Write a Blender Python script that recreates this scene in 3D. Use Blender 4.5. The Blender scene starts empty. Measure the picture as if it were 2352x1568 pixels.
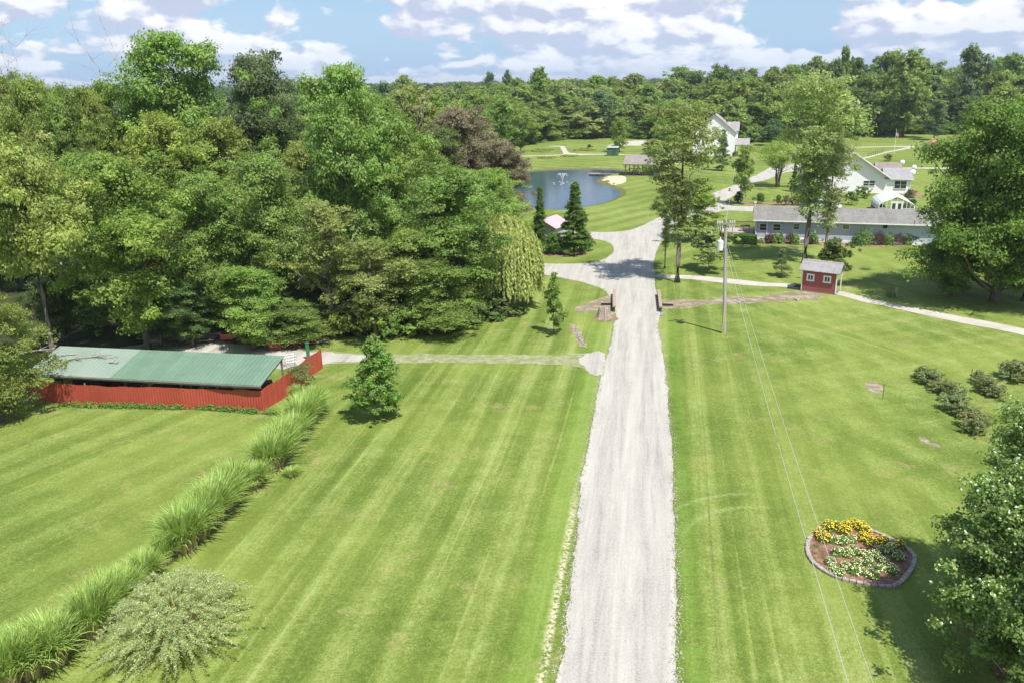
import bpy, bmesh, math, random
import numpy as np
from mathutils import Vector, Matrix
from mathutils.geometry import tessellate_polygon, delaunay_2d_cdt

C = bpy.context.scene.collection
SC = bpy.context.scene
pi = math.pi
rad = math.radians

# ------------------------------------------------------------------ camera
F_PX, CAM_H = 1828.0, 20.0                  # focal length in pixels of a 2352 px wide frame
PITCH, ROLL = math.atan(600 / 1828.0), rad(1.0)
_f = np.array([0, math.cos(PITCH), -math.sin(PITCH)])
_u = np.array([0, math.sin(PITCH), math.cos(PITCH)])
_r = np.array([1.0, 0, 0])
CU = _u * math.cos(ROLL) + _r * math.sin(ROLL)
CR = _r * math.cos(ROLL) - _u * math.sin(ROLL)
cam_d = bpy.data.cameras.new('camera')
cam_d.sensor_width = 36.0
cam_d.sensor_fit = 'HORIZONTAL'
cam_d.lens = 36.0 * F_PX / 2352.0
cam_d.clip_start = 0.5
cam_d.clip_end = 20000
cam = bpy.data.objects.new('camera', cam_d)
C.objects.link(cam)
M = Matrix(((CR[0], CU[0], -_f[0], 0), (CR[1], CU[1], -_f[1], 0), (CR[2], CU[2], -_f[2], CAM_H), (0, 0, 0, 1)))
cam.matrix_world = M
SC.camera = cam

# ------------------------------------------------------------------ light
SUN_EL = rad(62.0)
SH = np.array([-0.56, 0.828])               # horizontal direction in which shadows fall
SUN_DIR = np.array([-SH[0] * math.cos(SUN_EL), -SH[1] * math.cos(SUN_EL), math.sin(SUN_EL)])
sun_d = bpy.data.lights.new('sun', 'SUN')
sun_d.energy = 4.9
sun_d.angle = rad(0.8)
sun_d.color = (1.0, 0.955, 0.88)
sun = bpy.data.objects.new('sun', sun_d)
C.objects.link(sun)
sun.rotation_euler = Vector(SUN_DIR).to_track_quat('Z', 'Y').to_euler()
sun.location = (0, 0, 60)
SC.view_settings.view_transform = 'Standard'
SC.view_settings.look = 'None'
SC.view_settings.gamma = 1.0
SC.view_settings.exposure = 0.57
SC.view_settings.use_curve_mapping = False
cy = SC.cycles
cy.max_bounces = 6
cy.diffuse_bounces = 3
cy.glossy_bounces = 2
cy.transmission_bounces = 4
cy.transparent_max_bounces = 6
cy.volume_bounces = 0
cy.use_denoising = True
try: cy.volume_step_rate = 1.0
except Exception: pass

world = bpy.data.worlds.new('World')
SC.world = world
world.use_nodes = True


class NT:
    """tiny node-tree builder"""
    def __init__(s, nt):
        s.nt = nt
        nt.nodes.clear()
    def n(s, typ, ins=None, **props):
        nd = s.nt.nodes.new(typ)
        for k, v in props.items(): setattr(nd, k, v)
        if ins:
            for k, v in ins.items():
                sock = nd.inputs[k]
                if hasattr(v, 'is_output') or isinstance(v, bpy.types.NodeSocket): s.nt.links.new(v, sock)
                else: sock.default_value = v
        return nd
    def m(s, op, a, b=None, c=None, clamp=False):
        nd = s.nt.nodes.new('ShaderNodeMath'); nd.operation = op; nd.use_clamp = clamp
        for i, v in enumerate((a, b, c)):
            if v is None: continue
            if isinstance(v, bpy.types.NodeSocket): s.nt.links.new(v, nd.inputs[i])
            else: nd.inputs[i].default_value = v
        return nd.outputs[0]
    def mix(s, f, a, b, mode='MIX'):
        nd = s.nt.nodes.new('ShaderNodeMixRGB'); nd.blend_type = mode
        for i, v in enumerate((f, a, b)):
            if isinstance(v, bpy.types.NodeSocket): s.nt.links.new(v, nd.inputs[i])
            elif i == 0: nd.inputs[0].default_value = v
            else: nd.inputs[i].default_value = (*v[:3], 1)
        return nd.outputs[0]
    def ss(s, x, lo, hi, a=0.0, b=1.0):
        nd = s.nt.nodes.new('ShaderNodeMapRange'); nd.interpolation_type = 'SMOOTHSTEP'
        s.nt.links.new(x, nd.inputs[0])
        for i, v in zip((1, 2, 3, 4), (lo, hi, a, b)): nd.inputs[i].default_value = v
        return nd.outputs[0]
    def noise(s, vec, scale, detail=4, rough=0.55, dist=0.0, dim='3D'):
        nd = s.n('ShaderNodeTexNoise', {'Scale': scale, 'Detail': detail, 'Roughness': rough, 'Distortion': dist}, noise_dimensions=dim)
        if vec is not None: s.nt.links.new(vec, nd.inputs['Vector'])
        return nd.outputs[0]
    def xyz(s, x, y, z=0.0):
        nd = s.n('ShaderNodeCombineXYZ')
        for i, v in enumerate((x, y, z)):
            if isinstance(v, bpy.types.NodeSocket): s.nt.links.new(v, nd.inputs[i])
            else: nd.inputs[i].default_value = v
        return nd.outputs[0]


# sky: nishita + procedural cumulus laid out by azimuth and elevation on the sky dome
w = NT(world.node_tree)
tc = w.n('ShaderNodeTexCoord')
sep = w.n('ShaderNodeSeparateXYZ', {0: tc.outputs['Generated']})
sky = w.n('ShaderNodeTexSky', sky_type='NISHITA')
sky.sun_disc = False
sky.sun_elevation = SUN_EL
sky.sun_rotation = math.atan2(SUN_DIR[0], SUN_DIR[1])
sky.altitude = 200
sky.air_density = 1.0
sky.dust_density = 0.6
sky.ozone_density = 1.5
az = w.m('ARCTAN2', sep.outputs[0], sep.outputs[1])
el = w.m('MAXIMUM', sep.outputs[2], 0.0)
ylog = w.m('LOGARITHM', w.m('ADD', el, 0.14), math.e)
X = w.m('MULTIPLY', az, 5.4)
Y = w.m('MULTIPLY', ylog, 2.2)
def cloudn(dy, dx=0.0):
    v = w.xyz(w.m('ADD', X, dx), w.m('ADD', Y, dy), 3.7)
    a = w.noise(v, 0.75, 2, 0.5)
    b = w.noise(v, 1.9, 9, 0.56, 0.35)
    vd = w.n('ShaderNodeVectorMath', {0: w.n('ShaderNodeTexNoise', {'Vector': v, 'Scale': 4.0, 'Detail': 4.0}).outputs[1], 1: (.22, .22, 0)}, operation='MULTIPLY')
    vv = w.n('ShaderNodeVectorMath', {0: v, 1: vd.outputs[0]}, operation='ADD')
    vo = w.n('ShaderNodeTexVoronoi', {'Vector': vv.outputs[0], 'Scale': 2.1, 'Detail': 2.5, 'Roughness': 0.5}, feature='F1', voronoi_dimensions='2D')
    puff = w.m('SUBTRACT', 0.5, vo.outputs[0])
    return w.m('ADD', w.m('ADD', w.m('MULTIPLY', a, 0.85), w.m('MULTIPLY', b, 0.42)), w.m('MULTIPLY', puff, 0.20))
n0 = cloudn(0.0)
n1 = cloudn(0.10, 0.05)
n2 = cloudn(-0.4)
cov = w.ss(w.m('ADD', n0, w.ss(el, 0.0, 0.10, 0.035, 0.0)), 0.515, 0.58)
light = w.m('SUBTRACT', n0, n1)
lit = w.ss(light, -0.05, 0.06)
body = w.ss(w.m('SUBTRACT', n2, n0), -0.14, 0.12)
ccol = w.mix(lit, (0.40, 0.445, 0.57), (0.76, 0.76, 0.78))
ccol = w.mix(w.m('MULTIPLY', w.m('SUBTRACT', 1.0, body), 0.25), ccol, (0.36, 0.42, 0.56))
skyc = w.mix(1.0, sky.outputs[0], (0.088, 0.088, 0.088), 'MULTIPLY')
skyc = w.mix(w.ss(el, 0.0, 0.09, 0.75, 0.45), skyc, (0.20, 0.37, 0.64))
hz = w.ss(el, 0.0, 0.07, 0.55, 1.0)
fade = w.ss(el, 0.30, 0.75, 1.0, 0.15)
f = w.m('MULTIPLY', w.m('MULTIPLY', cov, hz), fade)
col = w.mix(f, skyc, ccol)
bg = w.n('ShaderNodeBackground', {'Color': col, 'Strength': 1.0})
out = w.n('ShaderNodeOutputWorld', {'Surface': bg.outputs[0]})


# ------------------------------------------------------------------ pixel helpers: a pixel of the photo -> a point of the place
def ray(u, v): return _f * F_PX + CR * (u - 1176) + CU * (784 - v)
def at(u, v, z=0.0):
    d = ray(u, v); t = (z - CAM_H) / d[2]
    return d * t + np.array([0, 0, CAM_H])
def aty(u, v, y):
    d = ray(u, v); return d * (y / d[1]) + np.array([0, 0, CAM_H])
def ppm(p): return F_PX / float(np.dot(np.array([p[0], p[1], p[2] - CAM_H]), _f))
def zm(ox, oy, sc):
    return lambda x, y: ((ox + x / sc) * .9408, (oy + y / sc) * .9408)
Z1 = zm(1250, 250, 4.704); Z2 = zm(1550, 230, 4.704); Z3 = zm(2000, 200, 4.704)
Z4 = zm(1250, 500, 4.704); Z5 = zm(1700, 450, 4.704); Z6 = zm(2100, 450, 5.54)
ZA = zm(0, 750, 4.704); ZB = zm(400, 750, 3.92); ZF = zm(1900, 1217, 3.485); ZG = zm(2100, 850, 3.92)


# ------------------------------------------------------------------ object helpers
def tag(o, label=None, cat=None, group=None, kind=None):
    if label: o['label'] = label
    if cat: o['category'] = cat
    if group: o['group'] = group
    if kind: o['kind'] = kind
    return o
def thing(name, loc, label, cat, rz=0.0, group=None):
    o = bpy.data.objects.new(name, None)
    o.empty_display_size = 0.3
    C.objects.link(o)
    o.location = loc; o.rotation_euler = (0, 0, rz)
    return tag(o, label, cat, group)
def link(name, me, parent=None, mat=None):
    o = bpy.data.objects.new(name, me)
    C.objects.link(o)
    if mat is not None and len(me.materials) == 0: me.materials.append(mat)
    if parent is not None: o.parent = parent
    return o
def copy_tree(o, parent=None):
    c = o.copy(); C.objects.link(c); c.parent = parent
    for ch in [x for x in o.children]: copy_tree(ch, c)
    return c


class MB:
    def __init__(s): s.v = []; s.f = []; s.mi = []; s.cur = 0
    def add(s, vs, fs):
        b = len(s.v); s.v += [tuple(map(float, p)) for p in vs]
        s.f += [tuple(b + i for i in f) for f in fs]; s.mi += [s.cur] * len(fs)
        return s
    def box(s, c, d, rz=0, rx=0, ry=0):
        x, y, z = d[0] / 2, d[1] / 2, d[2] / 2
        vs = [(-x, -y, -z), (x, -y, -z), (x, y, -z), (-x, y, -z), (-x, -y, z), (x, -y, z), (x, y, z), (-x, y, z)]
        R = Matrix.Rotation(rz, 3, 'Z') @ Matrix.Rotation(ry, 3, 'Y') @ Matrix.Rotation(rx, 3, 'X')
        vs = [tuple(R @ Vector(p) + Vector(c)) for p in vs]
        return s.add(vs, [(0, 3, 2, 1), (4, 5, 6, 7), (0, 1, 5, 4), (1, 2, 6, 5), (2, 3, 7, 6), (3, 0, 4, 7)])
    def bx(s, x0, x1, y0, y1, z0, z1): return s.box(((x0 + x1) / 2, (y0 + y1) / 2, (z0 + z1) / 2), (x1 - x0, y1 - y0, z1 - z0))
    def slab(s, quad, t):
        """a quad given by four 3d corners, given thickness t along its normal (downwards)"""
        q = [Vector(p) for p in quad]
        n = (q[1] - q[0]).cross(q[3] - q[0]).normalized()
        if n.z < 0: q = [q[0], q[3], q[2], q[1]]; n = -n
        vs = q + [p - n * t for p in q]
        return s.add(vs, [(0, 1, 2, 3), (7, 6, 5, 4), (0, 4, 5, 1), (1, 5, 6, 2), (2, 6, 7, 3), (3, 7, 4, 0)])
    def prism(s, poly, axis, a, b):
        """poly: list of 2d points in the plane perpendicular to axis"""
        n = len(poly)
        def P(p, t):
            if axis == 'x': return (t, p[0], p[1])
            if axis == 'y': return (p[0], t, p[1])
            return (p[0], p[1], t)
        vs = [P(p, a) for p in poly] + [P(p, b) for p in poly]
        fs = [tuple(range(n)), tuple(range(2 * n - 1, n - 1, -1))] + [(i, i + n, (i + 1) % n + n, (i + 1) % n) for i in range(n)]
        return s.add(vs, fs)
    def tube(s, pts, rs, n=8, cap=True):
        pts = [Vector(p) for p in pts]
        if not hasattr(rs, '__len__'): rs = [rs] * len(pts)
        vs = []
        for i, p in enumerate(pts):
            t = (pts[min(i + 1, len(pts) - 1)] - pts[max(i - 1, 0)]).normalized()
            a = t.cross(Vector((0, 0, 1)))
            if a.length < 1e-3: a = Vector((1, 0, 0))
            a.normalize(); b = t.cross(a)
            for k in range(n):
                th = 2 * pi * k / n
                vs.append(p + (a * math.cos(th) + b * math.sin(th)) * rs[i])
        fs = []
        for i in range(len(pts) - 1):
            for k in range(n):
                fs.append((i * n + k, (i + 1) * n + k, (i + 1) * n + (k + 1) % n, i * n + (k + 1) % n))
        if cap: fs += [tuple(range(n)), tuple(range(len(pts) * n - 1, (len(pts) - 1) * n - 1, -1))]
        return s.add(vs, fs)
    def lathe(s, prof, c=(0, 0, 0), n=16):
        vs = []
        for r, z in prof:
            for k in range(n):
                th = 2 * pi * k / n; vs.append((c[0] + r * math.cos(th), c[1] + r * math.sin(th), c[2] + z))
        fs = [(i * n + k, i * n + (k + 1) % n, (i + 1) * n + (k + 1) % n, (i + 1) * n + k) for i in range(len(prof) - 1) for k in range(n)]
        fs += [tuple(range(n - 1, -1, -1)), tuple((len(prof) - 1) * n + k for k in range(n))]
        return s.add(vs, fs)
    def mesh(s, name, mats, smooth=False):
        me = bpy.data.meshes.new(name)
        me.from_pydata(s.v, [], s.f)
        bm = bmesh.new(); bm.from_mesh(me); bmesh.ops.recalc_face_normals(bm, faces=bm.faces); bm.to_mesh(me); bm.free()
        if not isinstance(mats, (list, tuple)): mats = [mats]
        for m_ in mats: me.materials.append(m_)
        me.polygons.foreach_set('material_index', s.mi)
        if smooth: me.polygons.foreach_set('use_smooth', [True] * len(me.polygons))
        me.update()
        return me
    def build(s, name, mats, parent=None, smooth=False, bevel=0.0):
        o = link(name, s.mesh(name, mats, smooth), parent)
        if bevel:
            md = o.modifiers.new('bevel', 'BEVEL'); md.width = bevel; md.segments = 2; md.limit_method = 'ANGLE'
        return o


def np_mesh(name, V, Fq, mat=None, attrs=None, smooth=False):
    """fast quad mesh from arrays"""
    me = bpy.data.meshes.new(name)
    V = np.asarray(V, dtype=np.float32); Fq = np.asarray(Fq, dtype=np.int32)
    me.vertices.add(len(V)); me.vertices.foreach_set('co', V.ravel())
    nf, k = Fq.shape
    me.loops.add(nf * k); me.loops.foreach_set('vertex_index', Fq.ravel())
    me.polygons.add(nf)
    me.polygons.foreach_set('loop_start', np.arange(0, nf * k, k, dtype=np.int32))
    try: me.polygons.foreach_set('loop_total', np.full(nf, k, dtype=np.int32))
    except Exception: pass
    me.update(calc_edges=True)
    if smooth: me.polygons.foreach_set('use_smooth', np.ones(nf, dtype=bool))
    if attrs:
        for an, (dom, arr) in attrs.items():
            a = me.attributes.new(an, 'FLOAT', dom); a.data.foreach_set('value', np.asarray(arr, dtype=np.float32))
    if mat is not None: me.materials.append(mat)
    return me


# ------------------------------------------------------------------ materials
MATS = {}
def new_mat(name):
    m_ = bpy.data.materials.new(name); m_.use_nodes = True
    MATS[name] = m_
    return m_, NT(m_.node_tree)
def pbsdf(t, col, rough=0.8, spec=0.25, bump=None, bstr=0.3, bdist=0.05, **kw):
    ins = {'Base Color': col if isinstance(col, bpy.types.NodeSocket) else (*col[:3], 1), 'Roughness': rough, 'Specular IOR Level': spec}
    ins.update(kw)
    if bump is not None:
        b = t.n('ShaderNodeBump', {'Height': bump, 'Strength': bstr, 'Distance': bdist})
        ins['Normal'] = b.outputs[0]
    p = t.n('ShaderNodeBsdfPrincipled', ins)
    return p
def finish(t, sh):
    t.n('ShaderNodeOutputMaterial', {'Surface': sh.outputs[0]})
def mat(name, col, rough=0.75, var=0.12, scale=3.0, spec=0.25, metal=0.0, bump=0.0, stretch=(1, 1, 1), col2=None):
    """painted / plain material with soft mottling, dirt and optional bump"""
    if name in MATS: return MATS[name]
    m_, t = new_mat(name)
    tc = t.n('ShaderNodeTexCoord')
    mp = t.n('ShaderNodeMapping', {'Vector': tc.outputs['Object'], 'Scale': stretch})
    n1 = t.noise(mp.outputs[0], scale, 6, 0.6)
    n2 = t.noise(mp.outputs[0], scale * 7, 3, 0.6)
    fac = t.ss(t.m('ADD', t.m('MULTIPLY', n1, 0.65), t.m('MULTIPLY', n2, 0.35)), 0.3, 0.7)
    lo = tuple(c * (1 - var) for c in col) if col2 is None else col2
    hi = tuple(min(1, c * (1 + var * .6)) for c in col)
    c = t.mix(fac, lo, hi)
    p = pbsdf(t, c, rough, spec, n2 if bump else None, bump, 0.02, **{'Metallic': metal})
    finish(t, p)
    return m_
rng = np.random.default_rng(11)
random.seed(5)

def rot_axes(t, P, a):
    """coordinates across / along a heading a measured from +Y towards +X"""
    s = t.n('ShaderNodeSeparateXYZ', {0: P})
    x, y = s.outputs[0], s.outputs[1]
    ac = t.m('SUBTRACT', t.m('MULTIPLY', x, math.cos(a)), t.m('MULTIPLY', y, math.sin(a)))
    al = t.m('ADD', t.m('MULTIPLY', x, math.sin(a)), t.m('MULTIPLY', y, math.cos(a)))
    return ac, al
def halfplane(t, P, p0, p1, soft=0.6):
    """1 to the left of the line p0 -> p1"""
    d = np.array(p1) - np.array(p0); L = np.linalg.norm(d); n = np.array([-d[1], d[0]]) / L
    s = t.n('ShaderNodeSeparateXYZ', {0: P})
    v = t.m('ADD', t.m('MULTIPLY', s.outputs[0], float(n[0])), t.m('MULTIPLY', s.outputs[1], float(n[1])))
    v = t.m('SUBTRACT', v, float(n @ np.array(p0)))
    return t.ss(v, -soft, soft)

DRV = rad(9.6)
g, t = new_mat('lawn')
tc = t.n('ShaderNodeTexCoord'); P = tc.outputs['Object']
big = t.noise(P, 0.045, 3, 0.5)
def stripes(a, w_, k=0.55, seed=0.0, wob=0.16):
    ac, al = rot_axes(t, P, a)
    wn = t.noise(t.xyz(t.m('MULTIPLY', ac, 0.12), t.m('MULTIPLY', al, 0.035), seed), 1.0, 2, 0.5)
    ac2 = t.m('ADD', ac, t.m('MULTIPLY', t.m('SUBTRACT', wn, 0.5), wob * 3))
    sn = t.m('SINE', t.m('MULTIPLY', ac2, pi / w_))
    sn = t.ss(sn, -0.55, 0.55, -1.0, 1.0)
    thin = t.noise(t.xyz(t.m('MULTIPLY', ac2, 2.6), t.m('MULTIPLY', al, 0.030), seed + 8), 1.0, 3, 0.6)
    thin = t.ss(thin, 0.55, 0.72)
    st = t.noise(t.xyz(t.m('MULTIPLY', ac2, 1.0 / w_), t.m('MULTIPLY', al, 0.022), seed + 3), 1.3, 6, 0.68)
    return t.m('ADD', t.m('ADD', t.m('MULTIPLY', t.m('MULTIPLY', sn, 0.5), 1 - k), t.m('MULTIPLY', t.m('SUBTRACT', st, 0.5), 2.4 * k)), t.m('MULTIPLY', thin, 0.42))
s_main = stripes(DRV + rad(1.0), 1.15, 0.66, 0.0)
s_left = stripes(rad(31), 1.3, 0.60, 5.0)
s_pond = stripes(rad(42), 1.9, 0.40, 9.0)
s_far = stripes(rad(-48), 2.6, 0.35, 13.0)
s_right = stripes(rad(-22), 1.6, 0.75, 17.0, 1.2)
s_cross = stripes(rad(72), 2.0, 0.9, 21.0, 1.5)
hl = halfplane(t, P, (-16.6, 22.0), (-11.5, 48.0), 0.3)
yq = t.n('ShaderNodeSeparateXYZ', {0: P}).outputs[1]
xq = t.n('ShaderNodeSeparateXYZ', {0: P}).outputs[0]
st = t.mix(hl, s_main, t.m('MULTIPLY', s_left, 0.55))
r_m = t.m('MULTIPLY', t.ss(xq, 13.0, 22.0), 0.75)
st = t.mix(r_m, st, t.m('ADD', t.m('MULTIPLY', s_right, 0.75), t.m('MULTIPLY', s_cross, 0.6)))
st = t.mix(t.m('MULTIPLY', t.ss(yq, 84, 92), t.ss(xq, 28, 34, 1.0, 0.0)), st, t.m('MULTIPLY', s_pond, 0.45))
st = t.mix(t.ss(yq, 165, 180), st, t.m('MULTIPLY', s_far, 0.5))
f1 = t.noise(P, 0.55, 6, 0.65)
f2 = t.noise(P, 6.0, 5, 0.7)
f3 = t.noise(P, 1.8, 4, 0.6, 0.4)
v = t.m('ADD', 0.43, t.m('MULTIPLY', st, 0.74))
v = t.m('ADD', v, t.m('MULTIPLY', t.m('SUBTRACT', f1, 0.5), 0.8))
v = t.m('ADD', v, t.m('MULTIPLY', t.m('SUBTRACT', f2, 0.5), 1.35))
f4 = t.noise(P, 15.0, 3, 0.8)
v = t.m('ADD', v, t.m('MULTIPLY', t.m('SUBTRACT', f3, 0.5), 0.5))
v = t.m('ADD', v, t.m('MULTIPLY', t.m('SUBTRACT', f4, 0.5), 1.7))
v = t.m('ADD', v, t.m('MULTIPLY', t.m('SUBTRACT', big, 0.5), 0.8), clamp=True)
ramp = t.n('ShaderNodeValToRGB', {0: v})
cr = ramp.color_ramp
cr.elements[0].position = 0.0; cr.elements[0].color = (0.078, 0.120, 0.019, 1)
cr.elements[1].position = 1.0; cr.elements[1].color = (0.285, 0.325, 0.115, 1)
e = cr.elements.new(0.35); e.color = (0.122, 0.172, 0.031, 1)
e = cr.elements.new(0.65); e.color = (0.192, 0.240, 0.058, 1)
lc = ramp.outputs[0]
# dry straw-coloured scuffs, yellower towards some patches
dry = t.ss(t.m('ADD', t.noise(P, 0.33, 5, 0.7), t.m('MULTIPLY', f2, 0.35)), 0.73, 0.90)
lc = t.mix(t.m('MULTIPLY', dry, 0.55), lc, (0.30, 0.255, 0.115))
yel = t.ss(t.noise(P, 0.085, 3, 0.5), 0.42, 0.66)
lc = t.mix(t.m('MULTIPLY', yel, 0.35), lc, (0.225, 0.27, 0.055))
# curved mower turns on the right lawn
def arc(c_, R_, w_, x0_, x1_):
    dx = t.m('SUBTRACT', xq, c_[0]); dy = t.m('SUBTRACT', yq, c_[1])
    rr0 = t.m('SQRT', t.m('ADD', t.m('MULTIPLY', dx, dx), t.m('MULTIPLY', dy, dy)))
    b_ = t.ss(t.m('ABSOLUTE', t.m('SUBTRACT', rr0, R_)), 0.0, w_, 1.0, 0.0)
    return t.m('MULTIPLY', b_, t.m('MULTIPLY', t.ss(xq, x0_, x0_ + .8), t.ss(xq, x1_, x1_ + 1.5, 1.0, 0.0)))
A_ = t.m('MULTIPLY', t.m('MAXIMUM', arc((11.6, 30.0), 4.4, .22, 7.3, 11.4), arc((11.6, 30.0), 5.7, .22, 6.6, 11.0)), t.ss(yq, 30.5, 33.0))
A_ = t.m('MAXIMUM', A_, arc((4.0, 46.0), 27.0, .3, 24.0, 28.0))
lc = t.mix(t.m('MULTIPLY', A_, t.m('MULTIPLY', t.ss(f2, .3, .6), 0.5)), lc, (0.30, 0.36, 0.15))
# verge of the drive: lush strip on its right, worn and stony band on its left
ac, al = rot_axes(t, P, rad(10.0))
ac0 = float(at(1553, 1568)[0] * math.cos(rad(10)) - at(1553, 1568)[1] * math.sin(rad(10)))
acl = float(at(1285, 1568)[0] * math.cos(rad(10)) - at(1285, 1568)[1] * math.sin(rad(10)))
dR = t.m('SUBTRACT', ac, ac0)
near = t.ss(yq, 62, 70, 1.0, 0.0)
lush = t.m('MULTIPLY', t.m('MULTIPLY', t.ss(dR, 0.0, 0.5), t.ss(dR, 0.8, 1.5, 1.0, 0.0)), near)
lush = t.m('MULTIPLY', lush, t.ss(t.m('ADD', f3, t.m('MULTIPLY', f1, 0.6)), 0.62, 0.95))
lc = t.mix(t.m('MULTIPLY', lush, 0.45), lc, (0.11, 0.225, 0.026))
dL = t.m('SUBTRACT', acl, ac)
worn = t.m('MULTIPLY', t.m('MULTIPLY', t.ss(dL, 0.42, 0.6), t.ss(dL, 0.7, 0.95, 1.0, 0.0)), t.ss(yq, 33, 38, 1.0, 0.0))
worn = t.m('MULTIPLY', worn, t.ss(t.m('ADD', f2, t.m('MULTIPLY', f3, 0.4)), 0.60, 0.78))
lc = t.mix(worn, lc, (0.50, 0.45, 0.30))
lushL = t.m('MULTIPLY', t.m('MULTIPLY', t.ss(dL, 0.5, 1.0), t.ss(dL, 1.5, 2.3, 1.0, 0.0)), near)
lc = t.mix(t.m('MULTIPLY', lushL, 0.35), lc, (0.12, 0.23, 0.025))
hfar = t.noise(P, 9.0, 4, 0.7)
p = pbsdf(t, lc, 0.9, 0.12, t.m('ADD', hfar, t.m('MULTIPLY', f1, 1.2)), 0.55, 0.09)
finish(t, p)

def soil_mat(name, c1, c2, c3=None, sc=2.0, thr=(0.45, 0.6), bd=0.06, fine=14):
    m_, t = new_mat(name)
    tc = t.n('ShaderNodeTexCoord'); P = tc.outputs['Object']
    a = t.noise(P, sc, 6, 0.65, 0.3); b = t.noise(P, fine, 4, 0.7)
    c = t.mix(t.ss(t.m('ADD', t.m('MULTIPLY', a, 0.6), t.m('MULTIPLY', b, 0.4)), *thr), c1, c2)
    if c3: c = t.mix(t.ss(t.noise(P, sc * 1.7, 5, 0.6), 0.55, 0.66), c, c3)
    finish(t, pbsdf(t, c, 0.95, 0.1, b, 0.6, bd))
    return m_

# gravel: pale limestone, streaked along the wheel tracks
gv, t = new_mat('gravel')
tc = t.n('ShaderNodeTexCoord'); P = tc.outputs['Object']
ac, al = rot_axes(t, P, DRV)
st1 = t.noise(t.xyz(t.m('MULTIPLY', ac, 1.6), t.m('MULTIPLY', al, 0.09), 0), 1.0, 5, 0.65, 0.7)
st2 = t.noise(t.xyz(t.m('MULTIPLY', ac, 4.5), t.m('MULTIPLY', al, 0.21), 4), 1.0, 3, 0.6, 0.8)
fine = t.noise(P, 11.0, 4, 0.75)
mid = t.noise(P, 0.7, 5, 0.6)
v = t.m('ADD', t.m('MULTIPLY', st1, 0.35), t.m('MULTIPLY', st2, 0.2))
v = t.m('ADD', v, t.m('MULTIPLY', fine, 0.45))
v = t.m('SUBTRACT', v, 0.05)
trk = t.m('ADD', t.m('POWER', t.m('ABSOLUTE', t.m('SINE', t.m('MULTIPLY', t.m('SUBTRACT', ac, -1.35), pi / 2.1))), 3.0), 0.0)
v = t.m('ADD', v, t.m('MULTIPLY', mid, 0.10))
v = t.m('ADD', v, 0.10)
v = t.m('ADD', v, t.m('MULTIPLY', t.m('SUBTRACT', trk, 0.45), t.m('MULTIPLY', t.ss(t.n('ShaderNodeSeparateXYZ', {0: P}).outputs[1], 66, 74, 1.0, 0.0), 0.06)))
ramp = t.n('ShaderNodeValToRGB', {0: v}); cr = ramp.color_ramp
cr.elements[0].position = 0.44; cr.elements[0].color = (0.225, 0.212, 0.188, 1)
cr.elements[1].position = 0.74; cr.elements[1].color = (0.455, 0.432, 0.38, 1)
e = cr.elements.new(0.57); e.color = (0.345, 0.328, 0.296, 1)
dkc = t.ss(t.noise(P, 17.0, 3, 0.8), 0.60, 0.75)
c = t.mix(t.m('MULTIPLY', dkc, 0.35), ramp.outputs[0], (0.22, 0.205, 0.18))
finish(t, pbsdf(t, c, 0.95, 0.1, fine, 0.5, 0.04))

gg = soil_mat('grassy_gravel', (0.17, 0.215, 0.075), (0.33, 0.31, 0.215), (0.20, 0.22, 0.10), 1.6, (0.40, 0.62))
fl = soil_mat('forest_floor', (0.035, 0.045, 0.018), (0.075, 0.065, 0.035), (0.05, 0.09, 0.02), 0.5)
dirt = soil_mat('dirt', (0.20, 0.155, 0.105), (0.36, 0.31, 0.24), (0.16, 0.19, 0.06), 0.9)
mulch = soil_mat('mulch', (0.13, 0.065, 0.045), (0.30, 0.18, 0.13), None, 3.0, (0.4, 0.62), 0.04, 18)
bark = soil_mat('bark_mulch', (0.17, 0.10, 0.065), (0.31, 0.22, 0.155), None, 3.0, (0.4, 0.62), 0.04, 18)
conc = soil_mat('concrete', (0.36, 0.33, 0.28), (0.46, 0.43, 0.38), None, 0.6, (0.35, 0.65), 0.01)
sandm = soil_mat('sand', (0.44, 0.36, 0.24), (0.54, 0.46, 0.33), None, 0.5, (0.35, 0.65), 0.02)
rockm = soil_mat('rock', (0.25, 0.23, 0.20), (0.5, 0.48, 0.44), None, 4.0)

# pond outline in photo pixels at water level
WZ = -0.35
pz = [(1262, 1050), (1245, 1015), (1190, 995), (1120, 966), (1040, 940), (962, 905), (1000, 880), (1060, 855), (1130, 835), (1310, 800),
      (1260, 785), (1100, 772), (900, 770), (650, 772), (420, 778), (250, 790), (60, 810), (-150, 850), (-280, 920), (-330, 1010), (-260, 1110),
      (-100, 1180), (100, 1228), (380, 1236), (600, 1246), (800, 1212), (950, 1186), (1100, 1150), (1190, 1105), (1245, 1075)]
pond = np.array([at(*Z1(x, y), WZ)[:2] for x, y in pz])
def sdf_poly(px, py, poly):
    d = np.full(px.shape, 1e9); inside = np.zeros(px.shape, bool)
    n = len(poly)
    for i in range(n):
        ax, ay = poly[i]; bx, by = poly[(i + 1) % n]
        ex, ey = bx - ax, by - ay
        tt = np.clip(((px - ax) * ex + (py - ay) * ey) / (ex * ex + ey * ey), 0, 1)
        d = np.minimum(d, np.hypot(px - ax - tt * ex, py - ay - tt * ey))
        c = ((ay > py) != (by > py)) & (px < (bx - ax) * (py - ay) / (by - ay + 1e-12) + ax)
        inside ^= c
    return np.where(inside, -d, d)
xs = np.unique(np.concatenate([np.linspace(-3000, -220, 22), np.arange(-220, -40, 5.0), np.arange(-40, 40, 0.8), np.arange(40, 260, 5.0), np.linspace(260, 3000, 22)]))
ys = np.unique(np.concatenate([np.array([-200, -100, -40, 0]), np.arange(5, 118, 5.0), np.arange(118, 202, 0.8), np.arange(202, 460, 6.0), np.linspace(460, 6000, 34)]))
GX, GY = np.meshgrid(xs, ys)
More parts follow.
